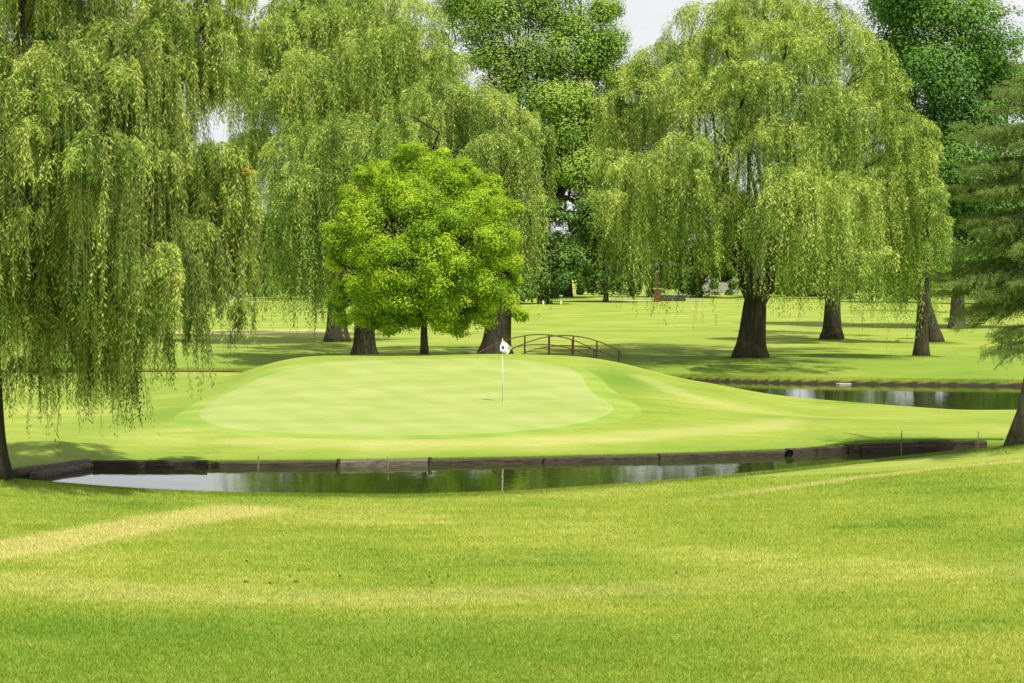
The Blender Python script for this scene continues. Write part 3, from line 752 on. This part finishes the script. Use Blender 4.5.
# near willow at the left edge
root = willow('willow_tree', -14, 47.7, [(-5, -70, 50, 60, 0), (30, -60, 40, 60, -1), (70, -75, 40, 50, 0), (20, 30, 60, 360, 0), (80, -30, 55, 260, 1), (130, 20, 55, 330, -1), (55, 150, 50, 385, -1.5), (100, 190, 44, 425, -2), (150, 120, 46, 400, -1), (190, 160, 34, 330, 0), (222, 200, 24, 300, 0),
     (205, 60, 24, 170, .5), (175, -20, 42, 120, 0), (225, -40, 30, 70, 0), (10, 240, 46, 380, 1), (60, 270, 30, 405, 0), (130, 260, 34, 410, -1), (185, 230, 24, 320, -1), (120, 90, 44, 330, 2.5), (165, 190, 36, 350, 2.5), (-40, 60, 60, 380, 0),
     (-30, 200, 50, 380, -2), (30, 300, 36, 372, -1), (150, 290, 20, 375, -1), (215, 165, 30, 270, -.5), (60, 40, 40, 200, -2), (110, 60, 36, 220, -2), (40, 70, 50, 330, -2.5), (238, 232, 14, 300, 0), (212, 140, 32, 300, -.8), (238, 185, 20, 320, -.5), (190, 215, 28, 315, -1), (228, 250, 16, 310, .3), (150, 55, 34, 200, -1),  (95, 300, 18, 430, -1.5), (225, 10, 20, 60, 0), (205, 255, 12, 340, -.5)],
     'w_near', 'huge near weeping willow at the left edge, its curtain of strands hiding its trunk', .42, 3.4, 51, leaf=(.115, .023), spacing=.044, dens=1.6, back=1, depth_k=1.0, minis=4, tone=.03, twig=True, fork_dx=-.1)
rg = np.random.default_rng(9)
lv = Leaves(); c = W(247, 172, 46.5); n = 40
P = c + rg.normal(0, .07, (n, 3)) * np.array([1.2, 1, 1]); nr = unit(rg.normal(0, 1, (n, 3))); A = unit(np.cross(nr, rg.normal(0, 1, (n, 3))))
lv.add(P, A, np.cross(nr, A), .07 * np.ones(n), .04 * np.ones(n), .35 + 4.0 * (P[:, 2] - c[2]) + rg.normal(0, .1, n))
yl = lv.build('dead_leaves', M['yellow'], root); yl['label'] = 'small tuft of yellow and brown dead leaves at the crown edge'

# larch-like conifer at the right edge
def larch():
    rg = np.random.default_rng(61)
    base = G(1021, 54.5); root = thing('larch_tree', base, 'drooping olive green conifer at the right edge, mostly out of view', 'conifer')
    top = base + np.array([1.6, .3, 15.5]); g = Geo()
    t = np.linspace(0, 1, 20); pts = base + (top - base) * np.stack([t ** .55, t, t], 1); pts[0, 2] -= .3
    rad = .37 * (1 - t) ** .8 + .03; rad = rad * (1 + .22 * np.exp(-t * 15.5 / .4)); g.tube(pts, rad, 18, True, .07, 3)
    lv = Leaves(); P = []; A = []; T = []
    def spray(p0, d, L, droop, tone, nt):
        k = max(3, int(L / .022)); s = np.linspace(0, 1, k)
        q = p0 + d * (s * L)[:, None] + np.array([0, 0, -1]) * (droop * (s * L) ** 1.6)[:, None]
        P.append(np.repeat(q, nt, 0)); aa = rg.normal(0, .75, (k * nt, 3)); A.append(unit(aa + d * .8)); T.append(np.full(k * nt, tone) + .15 * np.repeat(s, nt))
    def branch(z, ph, L, dr, rise):
        s = (z - base[2]) / 15.5; o = np.array([np.interp(s, t, pts[:, 0]), np.interp(s, t, pts[:, 1]), z])
        d = np.array([math.cos(ph), math.sin(ph), 0]); n = 16; u = np.linspace(0, 1, n)
        q = o + d * (u * L)[:, None] + np.array([0, 0, 1]) * (rise * u * L * .5 - dr * u ** 2 * L + .10 * L * np.maximum(0, u - .8) * 2)[:, None]
        q += rg.normal(0, .015 * L, q.shape) * u[:, None]
        g.tube(q, np.linspace(.05, .012, n), 5, False)
        side = np.array([-d[1], d[0], 0]); tone = rg.normal(.54, .07)
        m = int(L / .06)
        for i in range(m):
            f = .16 + .84 * (i + rg.random()) / m; p = np.array([np.interp(f, u, q[:, j]) for j in range(3)])
            sg = 1 if i % 2 else -1; ll = (.85 * (1 - f) ** .7 + .18) * min(1, L / 3) * rg.uniform(.7, 1.25)
            dd = unit(d * .75 + side * sg * rg.uniform(.5, 1.0) + np.array([0, 0, rg.normal(-.06, .12)]))
            spray(p, dd, ll, .28, tone + rg.normal(0, .06), 2)
            for h in range(3):
                fp = rg.uniform(.2, .95); pp = p + dd * ll * fp - np.array([0, 0, .28 * (ll * fp) ** 1.6])
                d3 = unit(dd + rg.normal(0, .6, 3) + np.array([0, 0, -.25])); spray(pp, d3, ll * .38, .35, tone - .03, 2)
        spray(q[-2], unit(q[-1] - q[-2]), .3, .2, tone, 2)
    zb = base[2] + 2.6
    fans = [(W(940, 140, 54)[2], 3.1, .12, .25), (W(952, 168, 54)[2], 2.8, .15, .1), (W(948, 196, 54)[2], 2.9, .18, .1), (W(975, 225, 54)[2], 2.5, .15, .1), (W(962, 250, 54)[2], 2.8, .2, .15), (W(945, 285, 54)[2], 3.2, .2, .15),
            (W(938, 300, 54)[2], 3.3, .25, .2), (W(960, 320, 54)[2], 2.7, .45, .25), (W(985, 325, 54)[2], 2.1, .5, .25), (W(1000, 95, 54)[2], 1.9, .15, .3), (W(985, 115, 54)[2], 2.2, .15, .3)]
    for z, L, dr, rise in fans:
        for k in range(4): branch(z + dr * L * .6 + rg.normal(0, .14), math.pi + (k - 1.5) * .34 + rg.normal(0, .08), L * rg.uniform(.88, 1.08), dr, rise)
    z = zb
    while z < base[2] + 11:
        L = 3.3 * (1 - (z - zb) / 14.5) ** .75 + .3
        for k in range(3): branch(z, rg.uniform(-2.0, 2.0) , L * rg.uniform(.8, 1.1), .2, .2)
        branch(z + .2, math.pi + rg.choice([-1, 1]) * rg.uniform(.4, 1.1), L * rg.uniform(.75, 1.0), .2, .2)
        z += .46
    P = np.concatenate(P); A = np.concatenate(A); T = np.concatenate(T) + rg.normal(0, .12, len(P))
    S = unit(np.cross(A, rg.normal(0, 1, A.shape)))
    lv.add(P, A, S, .056 * rg.uniform(.7, 1.3, len(P)), .013, T)
    off = np.array(root.location); g.v = [v - off for v in g.v]
    g.build('trunk', M['bark_grey'], root, True); lv.build('crown', M['needle'], root)
    print('larch needles', len(P))
larch()

# ------------------------------------------------------------------ timber retaining wall round the pond
wall = thing('retaining_wall', (0, 55.2, 0), 'long low dark timber retaining wall along the far side of the pond', 'retaining wall')
def wall_pt(x): return np.array([x, float(fWall(x))])
def timber(x0, x1, ztop, th, mat, lab=None, zb=-.35, dy=0.0, seed=0, sagz=0.0):
    rg = np.random.default_rng(seed); n = max(4, int(abs(x1 - x0) / .25)); xs_ = np.linspace(x0, x1, n)
    prof = [(0, zb), (0, -.0), (0, ztop - .03), (.03, ztop), (th * .5, ztop + .012), (th - .03, ztop), (th, ztop - .03), (th, zb)]
    V = []; Fc = []; m = len(prof)
    for i, x in enumerate(xs_):
        p = wall_pt(x); tn = wall_pt(x + .05) - wall_pt(x - .05); tn /= np.linalg.norm(tn); nn = np.array([-tn[1], tn[0]])
        w = .012 * math.sin(i * .9 + seed) + rg.normal(0, .006); dzz = rg.normal(0, .006) + sagz * math.sin(math.pi * i / (n - 1))
        for (a, z) in prof:
            q = p + nn * (a + dy + w); V.append((q[0] - wall.location[0], q[1] - wall.location[1], z + (dzz if z > 0 else 0)))
    for i in range(n - 1):
        for j in range(m - 1): Fc.append([i * m + j, (i + 1) * m + j, (i + 1) * m + j + 1, i * m + j + 1])
    Fc.append(list(range(m))); Fc.append([(n - 1) * m + j for j in range(m)][::-1])
    o = mesh_obj('timber', V, Fc, M[mat], wall)
    if lab: o['label'] = lab
    return o
timber(-11.55, -8.4, .19, .30, 'timber', seed=1)
timber(-8.36, -4.8, .15, .28, 'timber', seed=2)
timber(-4.75, -2.3, .17, .30, 'timber_grey', 'weathered grey timber with split face', seed=3, dy=-.02)
timber(-2.26, .9, .14, .28, 'timber', seed=4)
timber(.95, 4.2, .14, .28, 'timber', seed=5)
timber(4.24, 8.05, .16, .28, 'timber', seed=6)
timber(8.15, 10.0, .20, .28, 'timber', seed=7)
timber(10.03, 12.3, .24, .32, 'timber', 'taller dark timber stack where the wall turns', seed=8, dy=-.03)
timber(10.4, 12.8, .16, .1, 'timber', seed=9, dy=-.14)
timber(12.34, 14.4, .26, .3, 'timber', seed=10)
for x in (-11.58, -4.78, -2.28, .93, 8.1, 12.32):
    g = Geo(); p = wall_pt(x); g.tube([(p[0], p[1] - 55.2 - .05, -.4), (p[0], p[1] - 55.2 - .05, .19 + .05 * math.sin(x * 5))], .05, 8, True, .1, 3)
    g.build('post', M['timber_grey'] if x < -10 else M['timber'], wall)
# grey logs closing the left end, and a drain pipe
def log(px0, py0, D0, px1, py1, D1, r, label):
    a = W(px0, py0, D0); b = W(px1, py1, D1)
    o = thing('log', (a + b) / 2, label, 'log'); g = Geo(); n = 12; t = np.linspace(0, 1, n)[:, None]
    p = a + (b - a) * t - (a + b) / 2; p[:, 2] += .012 * np.sin(t[:, 0] * 9)
    g.tube(p, np.linspace(r * 1.06, r * .94, n), 14, True, .03, int(px0)); g.build('bole', M['timber_grey'], o, True)
    g2 = Geo(); d = unit(a - b); g2.tube([a - (a + b) / 2 - d * .005, a - (a + b) / 2 + d * .012], r * .74, 12); g2.build('cut_end', M['soil'], o)
log(34, 476.5, 52.0, 90, 466.5, 54.5, .12, 'lower grey log, nearest the water, closing the left end of the pond')
log(15, 473.5, 52.3, 88, 463, 54.9, .125, 'upper grey log lying behind another at the left end of the pond')
pp = wall_pt(8.1); pr = thing('drain_pipe', (pp[0], pp[1] - .05, .1), 'small dark round pipe mouth poking out of the timber wall', 'pipe'); g = Geo()
for r_, nm in ((.11, 'pipe'),): 
    g.tube([(0, -.12, 0), (0, .1, 0)], .11, 14, False); g.tube([(0, -.12, 0), (0, .1, 0)], .09, 14, False); g.build(nm, M['steel_dark'], pr, True)
g = Geo(); g.tube([(0, .0, 0), (0, .01, 0)], .09, 14); g.build('mouth', M['soil'], pr)
# survey stakes along the wall
def stake(px, D, ztop, label, r=.018, zb=-.3, lean=.02):
    x = (px - 512) / F * D; o = thing('stake', (x, D, 0), label, 'stake', 'thin stakes along the timber wall')
    g = Geo(); g.tube([(0, 0, zb), (lean, 0, ztop)], [r, r * .8], 6); g.build('shaft', M['stake'], o)
    g = Geo(); g.tube([(lean, 0, ztop), (lean * 1.05, 0, ztop + .03)], [r * 1.25, r * .6], 6); g.build('head', M['stone'], o)
stake(257, 54.45, .36, 'short thin wooden stake against the left stretch of timber wall')
stake(387, 54.7, .30, 'short wooden stake by the weathered grey timber')
stake(902, 59.5, .62, 'tall thin wooden stake before the taller timber stack')
stake(979, 60.0, .55, 'wooden stake at the right end of the timber wall')

# ------------------------------------------------------------------ flagstick
fb = on_ground(502.5, 403, 60, 80); FD = fb[1]
fl = thing('flagstick', fb, 'slender pale flagstick with white flag standing in the hole', 'golf flag')
g = Geo(); H = (403 - 339) / F * FD; g.tube([(0, 0, -.1), (0, 0, H)], [.020, .014], 10); g.build('pole', M['whitepole'], fl, True)
g = Geo(); g.tube([(0, 0, H), (0, 0, H + .03)], [.02, .008], 8); g.build('tip', M['whitepole'], fl)
nu, nv = 15, 13; V = []
s_ = FD / F
TL, BL, TR, BR = np.array([0.2, 0]), np.array([-2.6, -11.5]), np.array([10.0, -8.2]), np.array([5.0, -14.8])
def flagpt(u, v):
    p = (TL * (1 - u) * (1 - v) + TR * u * (1 - v) + BL * (1 - u) * v + BR * u * v) * s_
    p = p + np.array([-1.0 * math.sin(v * math.pi) * (1 - u), 0]) * s_ * .8
    y = -.03 + .05 * math.sin(u * 7 + v * 2.2) * (.3 + u) + .03 * math.sin(v * 6)
    return np.array([p[0], y, H - .01 + p[1]])
for j in range(nv):
    for i in range(nu): V.append(flagpt(i / (nu - 1), j / (nv - 1)))
Fc = [[j * nu + i, j * nu + i + 1, (j + 1) * nu + i + 1, (j + 1) * nu + i] for j in range(nv - 1) for i in range(nu - 1)]
flag = mesh_obj('flag', V, Fc, M['white'], fl, True); flag['label'] = 'drooping white flag with dark blue emblem'
V = []; Fc = []; ne = 20
for side, dy in ((0, -.006), (1, .006)):
    b0 = len(V); c = flagpt(.28, .56); V.append(c + np.array([0, dy, 0]))
    for k in range(ne):
        a = 2 * math.pi * k / ne; q = flagpt(.28 + .17 * math.cos(a), .56 + .16 * math.sin(a)); V.append(q + np.array([0, dy, 0]))
    for k in range(ne): Fc.append([b0, b0 + 1 + k, b0 + 1 + (k + 1) % ne])
mesh_obj('emblem', V, Fc, M['blue'], flag)
g = Geo(); a = np.linspace(0, 2 * np.pi, 13)
g.tube([(0, 0, -.1), (0, 0, .026)], [.054, .054], 16, False); g.build('cup_rim', M['white'], fl)

# ------------------------------------------------------------------ footbridge
br = thing('footbridge', (1.77, 95.0, 0), 'arched brown steel footbridge over the creek behind the green', 'bridge', rz=R(40))
LB = 7.6; WB = 1.78
def arch(s, h0, rise=.78): return h0 + rise * (1 - (2 * s) ** 2)
ss = np.linspace(-.5, .5, 25)
V = []; Fc = []
for i, s in enumerate(ss):
    for (y, dz) in ((-WB / 2 - .03, 0), (WB / 2 + .03, 0), (WB / 2 + .03, -.14), (-WB / 2 - .03, -.14)): V.append((s * LB, y, arch(s, .5) + dz))
    if i:
        for j in range(4): Fc.append([4 * i - 4 + j, 4 * i - 4 + (j + 1) % 4, 4 * i + (j + 1) % 4, 4 * i + j])
Fc += [[0, 3, 2, 1][::-1], [96, 97, 98, 99]]
mesh_obj('deck', V, Fc, M['deck'], br)
for sgn in (-1, 1):
    y = sgn * WB / 2
    g = Geo(); pts = [(s * LB, y, arch(s, 1.44, .86)) for s in ss]
    e = pts[-1]; pts += [(e[0] + .06, y, e[2] - .10), (e[0] + .05, y, e[2] - .3)]
    e = pts[0]; pts = [(e[0] - .25, y, e[2] - .22)] + pts
    g.tube(pts, .026, 8); g.build('handrail', M['rust'], br, True)
    g = Geo(); g.tube([(s * LB, y, arch(s, 1.03, .80)) for s in ss], .022, 6); g.build('middle_rail', M['rust'], br, True)
    for s in (-.49, -.3, -.1, .1, .3, .49):
        g = Geo(); g.box((s * LB, y, (arch(s, .38) + arch(s, 1.44, .86)) / 2), (.055, .055, arch(s, 1.44, .86) - arch(s, .38))); g.build('post', M['rust'], br)

# ------------------------------------------------------------------ small far things
def at(px, D): p = G(px, D); return p
# pale concrete path
for (x0, x1, D, wd, nm) in ((590, 706, 268, 3.0, 'cart_path'), (150, 262, 262, 3.2, 'service_road'), (505, 572, 252, 2.0, 'tee_path')):
    X0, X1 = (x0 - 512) / F * D, (x1 - 512) / F * D; xs_ = np.linspace(X0, X1, 30); V = []; Fc = []
    for i, x in enumerate(xs_):
        for w in (-wd / 2, wd / 2): V.append((x, D + w + (x - X0) * .03, z1(x, D + w) + .05))
        if i: Fc.append([2 * i - 2, 2 * i, 2 * i + 1, 2 * i - 1])
    tag(mesh_obj(nm, V, Fc, M['concrete']), 'pale concrete path across the far lawn', kind='structure')
# house
p = at(214, 285); h = thing('house', p, 'pale grey sided house glimpsed between the left willow strands', 'house')
g = Geo(); g.box((0, 3, 1.9), (7.2, 6, 3.8)); g.build('wall', M['render_wall'], h)
g = Geo(); g.add([(-4, -.5, 3.8), (4, -.5, 3.8), (4, 6.5, 3.8), (-4, 6.5, 3.8), (-4, 3, 5.8), (4, 3, 5.8)], [[0, 1, 5, 4], [2, 3, 4, 5], [0, 4, 3], [1, 2, 5], [3, 2, 1, 0]]); g.build('roof', M['roof'], h)
for x in (-2.2, 2.4):
    g = Geo(); g.box((x, -.02, 2.0), (1.2, .06, 1.3)); w = g.build('window', M['white'], h)
    g = Geo(); g.box((x, -.06, 2.0), (1.0, .03, 1.1)); g.build('pane', M['glass'], w)
g = Geo(); g.box((.1, -.03, 1.05), (1.0, .06, 2.1)); g.build('door', M['steel_dark'], h)
p = at(715, 340); h = thing('house', p, 'white house front glimpsed high behind the broad willow', 'house')
g = Geo(); g.box((0, 3, 3.6), (7.6, 6, 7.2)); g.build('wall', M['render_wall'], h)
g = Geo(); g.add([(-4.1, -.4, 7.2), (4.1, -.4, 7.2), (4.1, 6.4, 7.2), (-4.1, 6.4, 7.2), (-4.1, 3, 9.2), (4.1, 3, 9.2)], [[0, 1, 5, 4], [2, 3, 4, 5], [0, 4, 3], [1, 2, 5], [3, 2, 1, 0]]); g.build('roof', M['roof'], h)
for x in (-2.4, 0, 2.4):
    g = Geo(); g.box((x, -.02, 5.4), (1.1, .06, 1.4)); w = g.build('window', M['white'], h)
    g = Geo(); g.box((x, -.06, 5.4), (.9, .03, 1.2)); g.build('pane', M['glass'], w)
# waste container
p = at(192.5, 268); h = thing('waste_container', p, 'dark waste container with sloping sides on a pale slab beside the service road', 'container')
g = Geo(); V = []
for z, k in ((.35, .82), (1.9, 1.0)):
    for dx, dy in ((-1, -1), (1, -1), (1, 1), (-1, 1)): V.append((dx * 1.35 * k, dy * .9 * k, z))
g.add(V, [[3, 2, 1, 0], [4, 5, 6, 7], [0, 1, 5, 4], [1, 2, 6, 5], [2, 3, 7, 6], [3, 0, 4, 7]]); g.build('body', M['steel_dark'], h)
g = Geo(); g.box((0, 0, 1.95), (2.9, 1.95, .09)); g.build('lid', M['black'], h)
for x in (-.9, .9):
    g = Geo(); g.tube([(x - .07, -.6, .2), (x + .07, -.6, .2)], .18, 12); g.build('wheel', M['black'], h)
g = Geo(); g.box((0, 0, .09), (3.2, 2.2, .2)); g.build('slab', M['stone'], h)
# golf trolley
p = at(221, 190); h = thing('golf_trolley', p, 'small dark golf trolley with upright bag on the far left lawn', 'golf trolley', rz=R(20))
for y in (-.3, .3):
    g = Geo(); g.tube([(-.12, y - .03, .16), (-.12, y + .03, .16)], .16, 16); g.build('wheel', M['black'], h)
g = Geo(); g.tube([(-.42, -.03, .14), (-.42, .03, .14)], .13, 14); g.build('front_wheel', M['black'], h)
g = Geo(); g.tube([(-.42, 0, .16), (.0, 0, .32), (.28, 0, .72), (.46, 0, 1.02)], .025, 6); g.tube([(-.12, -.3, .16), (-.12, .3, .16)], .02, 6); g.tube([(.46, -.16, 1.02), (.46, .16, 1.02)], .025, 6); g.build('frame', M['steel_dark'], h)
g = Geo(); g.tube([(-.26, 0, .28), (.02, 0, .70), (.16, 0, .98)], [.15, .15, .17], 12); bag = g.build('bag', M['purple'], h, True)
for k in range(4):
    g = Geo(); a = k * 1.57; b = np.array([.16 + .06 * math.cos(a), .07 * math.sin(a), .95]); g.tube([b, b + np.array([.08, 0, .2])], .014, 5); g.tube([b + np.array([.08, 0, .2]), b + np.array([.05, .05, .24])], .025, 5); g.build('club', M['steel_dark'], bag)
# white tee markers
for px, lab in ((543, 'left of the two white tee markers on the far lawn'), (561, 'right of the two white tee markers on the far lawn')):
    p = at(px, 247); h = thing('tee_marker', p, lab, 'marker', 'white tee markers')
    g = Geo(); g.tube([(0, 0, -.05), (0, 0, .3)], [.10, .12], 10); g.build('block', M['white'], h, True)
    g = Geo(); g.tube([(0, 0, .3), (0, 0, .42), (0, 0, .46)], [.14, .12, .03], 10); g.build('cap', M['white'], h, True)
# brick pillar on a low plinth
p = at(657, 262); h = thing('brick_pillar', p, 'tapering red brick pillar on a pale plinth seen under the broad willow', 'pillar')
g = Geo(); g.box((0, 0, 1.75 + 1.15), (.62, .62, 2.1), taper=.42); g.build('shaft', M['brick'], h)
g = Geo(); g.box((0, 0, 4.02), (.55, .55, .14), taper=.3); g.build('cap', M['stone'], h)
g = Geo(); g.box((.05, 0, 1.75), (1.1, 1.1, .18)); g.build('plinth', M['stone'], h)
g = Geo(); g.box((.05, 0, .83), (.9, .9, 1.66)); g.build('pedestal', M['brick'], h)
p = at(672, 266); h = thing('garden_wall', p, 'low grey wall running right of the brick pillar', 'wall')
g = Geo(); g.box((.0, 0, .4), (3.6, .35, .8)); g.build('wall_body', M['roof'], h)
g = Geo(); g.box((.0, 0, .84), (3.8, .5, .09)); g.build('coping', M['stone'], h)
# flat stone on creek bank
V = []; rg = np.random.default_rng(4)
p = np.array([(842 - 512) / F * 94.3, float(fFc((842 - 512) / F * 94.3)) - .12, .02]); g = Geo(); n = 9; a = np.linspace(0, 6.28, n, endpoint=False); rr = rg.uniform(.75, 1.1, n)
for z, k in ((-.2, .9), (.05, 1.0), (.12, .86)): V += [(math.cos(t) * r_ * .38 * k, math.sin(t) * r_ * .2 * k, z * .35) for t, r_ in zip(a, rr)]
Fc = [[i * n + j, i * n + (j + 1) % n, (i + 1) * n + (j + 1) % n, (i + 1) * n + j] for i in range(2) for j in range(n)] + [[2 * n + j for j in range(n)]]
o = mesh_obj('flat_stone', V, Fc, M['stone']); o.location = p; tag(o, 'pale flat stone lying on the far creek bank', 'stone')

# scattered divots in the fairway
dp = None
for k, (px, py) in enumerate([(246, 583), (270, 584), (290, 578), (299, 572), (296, 583), (340, 577), (432, 584), (430, 578), (247, 562), (448, 577), (676, 574)]):
    q = on_ground(px, py, 22, 50); rg = np.random.default_rng(k)
    if dp is None:
        V = [(0, 0, .03)]; n = 10
        for j in range(n): a = j * 6.283 / n; r_ = .09 * rg.uniform(.6, 1.2); V.append((math.cos(a) * r_ * 1.6, math.sin(a) * r_, .0 if j % 3 else .035))
        for j in range(n): V.append((V[1 + j][0] * 1.2, V[1 + j][1] * 1.2, -.03))
        dp = mesh_obj('divot', V, [[0, 1 + j, 1 + (j + 1) % n] for j in range(n)] + [[1 + j, n + 1 + j, n + 1 + (j + 1) % n, 1 + (j + 1) % n] for j in range(n)], M['soil']); o = dp
    else:
        o = dp.copy(); col.objects.link(o)
    o.location = q + np.array([0, 0, .015]); s = rg.uniform(.10, .28); o.scale = (s, s, .8); o.rotation_euler[2] = rg.uniform(0, 6)
    tag(o, 'small dark clod of earth lying on the mown fairway', 'divot', 'earth clods scattered on the fairway')

# ------------------------------------------------------------------ light, sky, camera
SUN_EL, SUN_AZ = 60, 146      # azimuth clockwise from +Y: sun stands to the right, a little behind the camera
sd = bpy.data.lights.new('sun', 'SUN'); sd.energy = 5.0; sd.angle = R(.6); sd.color = (1.0, .955, .86)
so = bpy.data.objects.new('sun', sd); col.objects.link(so)
dv = Vector((math.sin(R(SUN_AZ)) * math.cos(R(SUN_EL)), math.cos(R(SUN_AZ)) * math.cos(R(SUN_EL)), math.sin(R(SUN_EL))))
so.rotation_euler = dv.to_track_quat('Z', 'Y').to_euler(); so.location = (0, 0, 60)
w = bpy.data.worlds.new('World'); scene.world = w; w.use_nodes = True; nt = w.node_tree; nt.nodes.clear()
out = N(nt, 'ShaderNodeOutputWorld'); bg = N(nt, 'ShaderNodeBackground'); bg.inputs['Strength'].default_value = .10
sky = N(nt, 'ShaderNodeTexSky', sky_type='NISHITA'); sky.sun_disc = False; sky.sun_elevation = R(SUN_EL); sky.sun_rotation = R(SUN_AZ)
sky.air_density = 1.0; sky.dust_density = 2.0
tcn = N(nt, 'ShaderNodeTexCoord'); nz = noise(nt, scaled(nt, tcn.outputs['Generated'], (1, 1, 3.2)), 2.4, 6, .6, .4)
cl = mth(nt, 'MULTIPLY', mth(nt, 'SUBTRACT', nz, .34), 4.5, True)
sp = N(nt, 'ShaderNodeSeparateXYZ'); nt.links.new(tcn.outputs['Generated'], sp.inputs[0])
thin = mth(nt, 'SUBTRACT', 1.0, mth(nt, 'MULTIPLY', mth(nt, 'SUBTRACT', sp.outputs[2], .12), 1.3, True), True)
c = mix(nt, mth(nt, 'MULTIPLY', mth(nt, 'ADD', mth(nt, 'MULTIPLY', cl, .25), .75), mth(nt, 'ADD', mth(nt, 'MULTIPLY', thin, .85), .15)), sky.outputs[0], (9.5, 9.6, 9.75))
nt.links.new(c, bg.inputs[0]); nt.links.new(bg.outputs[0], out.inputs[0])

cam = bpy.data.cameras.new('camera'); cam.sensor_width = 36; cam.lens = F / 1024 * 36; cam.clip_start = .5; cam.clip_end = 6000
co = bpy.data.objects.new('camera', cam); col.objects.link(co); co.location = (0, 0, CZ); co.rotation_euler = (R(90) - PITCH, 0, 0)
scene.camera = co
scene.view_settings.view_transform = 'Standard'; scene.view_settings.look = 'None'; scene.view_settings.exposure = 0; scene.view_settings.gamma = 1
scene.render.resolution_x = 1024; scene.render.resolution_y = 683
scene.cycles.max_bounces = 8; scene.cycles.transparent_max_bounces = 4; scene.cycles.diffuse_bounces = 3; scene.cycles.glossy_bounces = 3; scene.cycles.transmission_bounces = 4
scene.cycles.use_denoising = True
print('quads', sum(len(o.data.polygons) for o in scene.objects if o.type == 'MESH'))
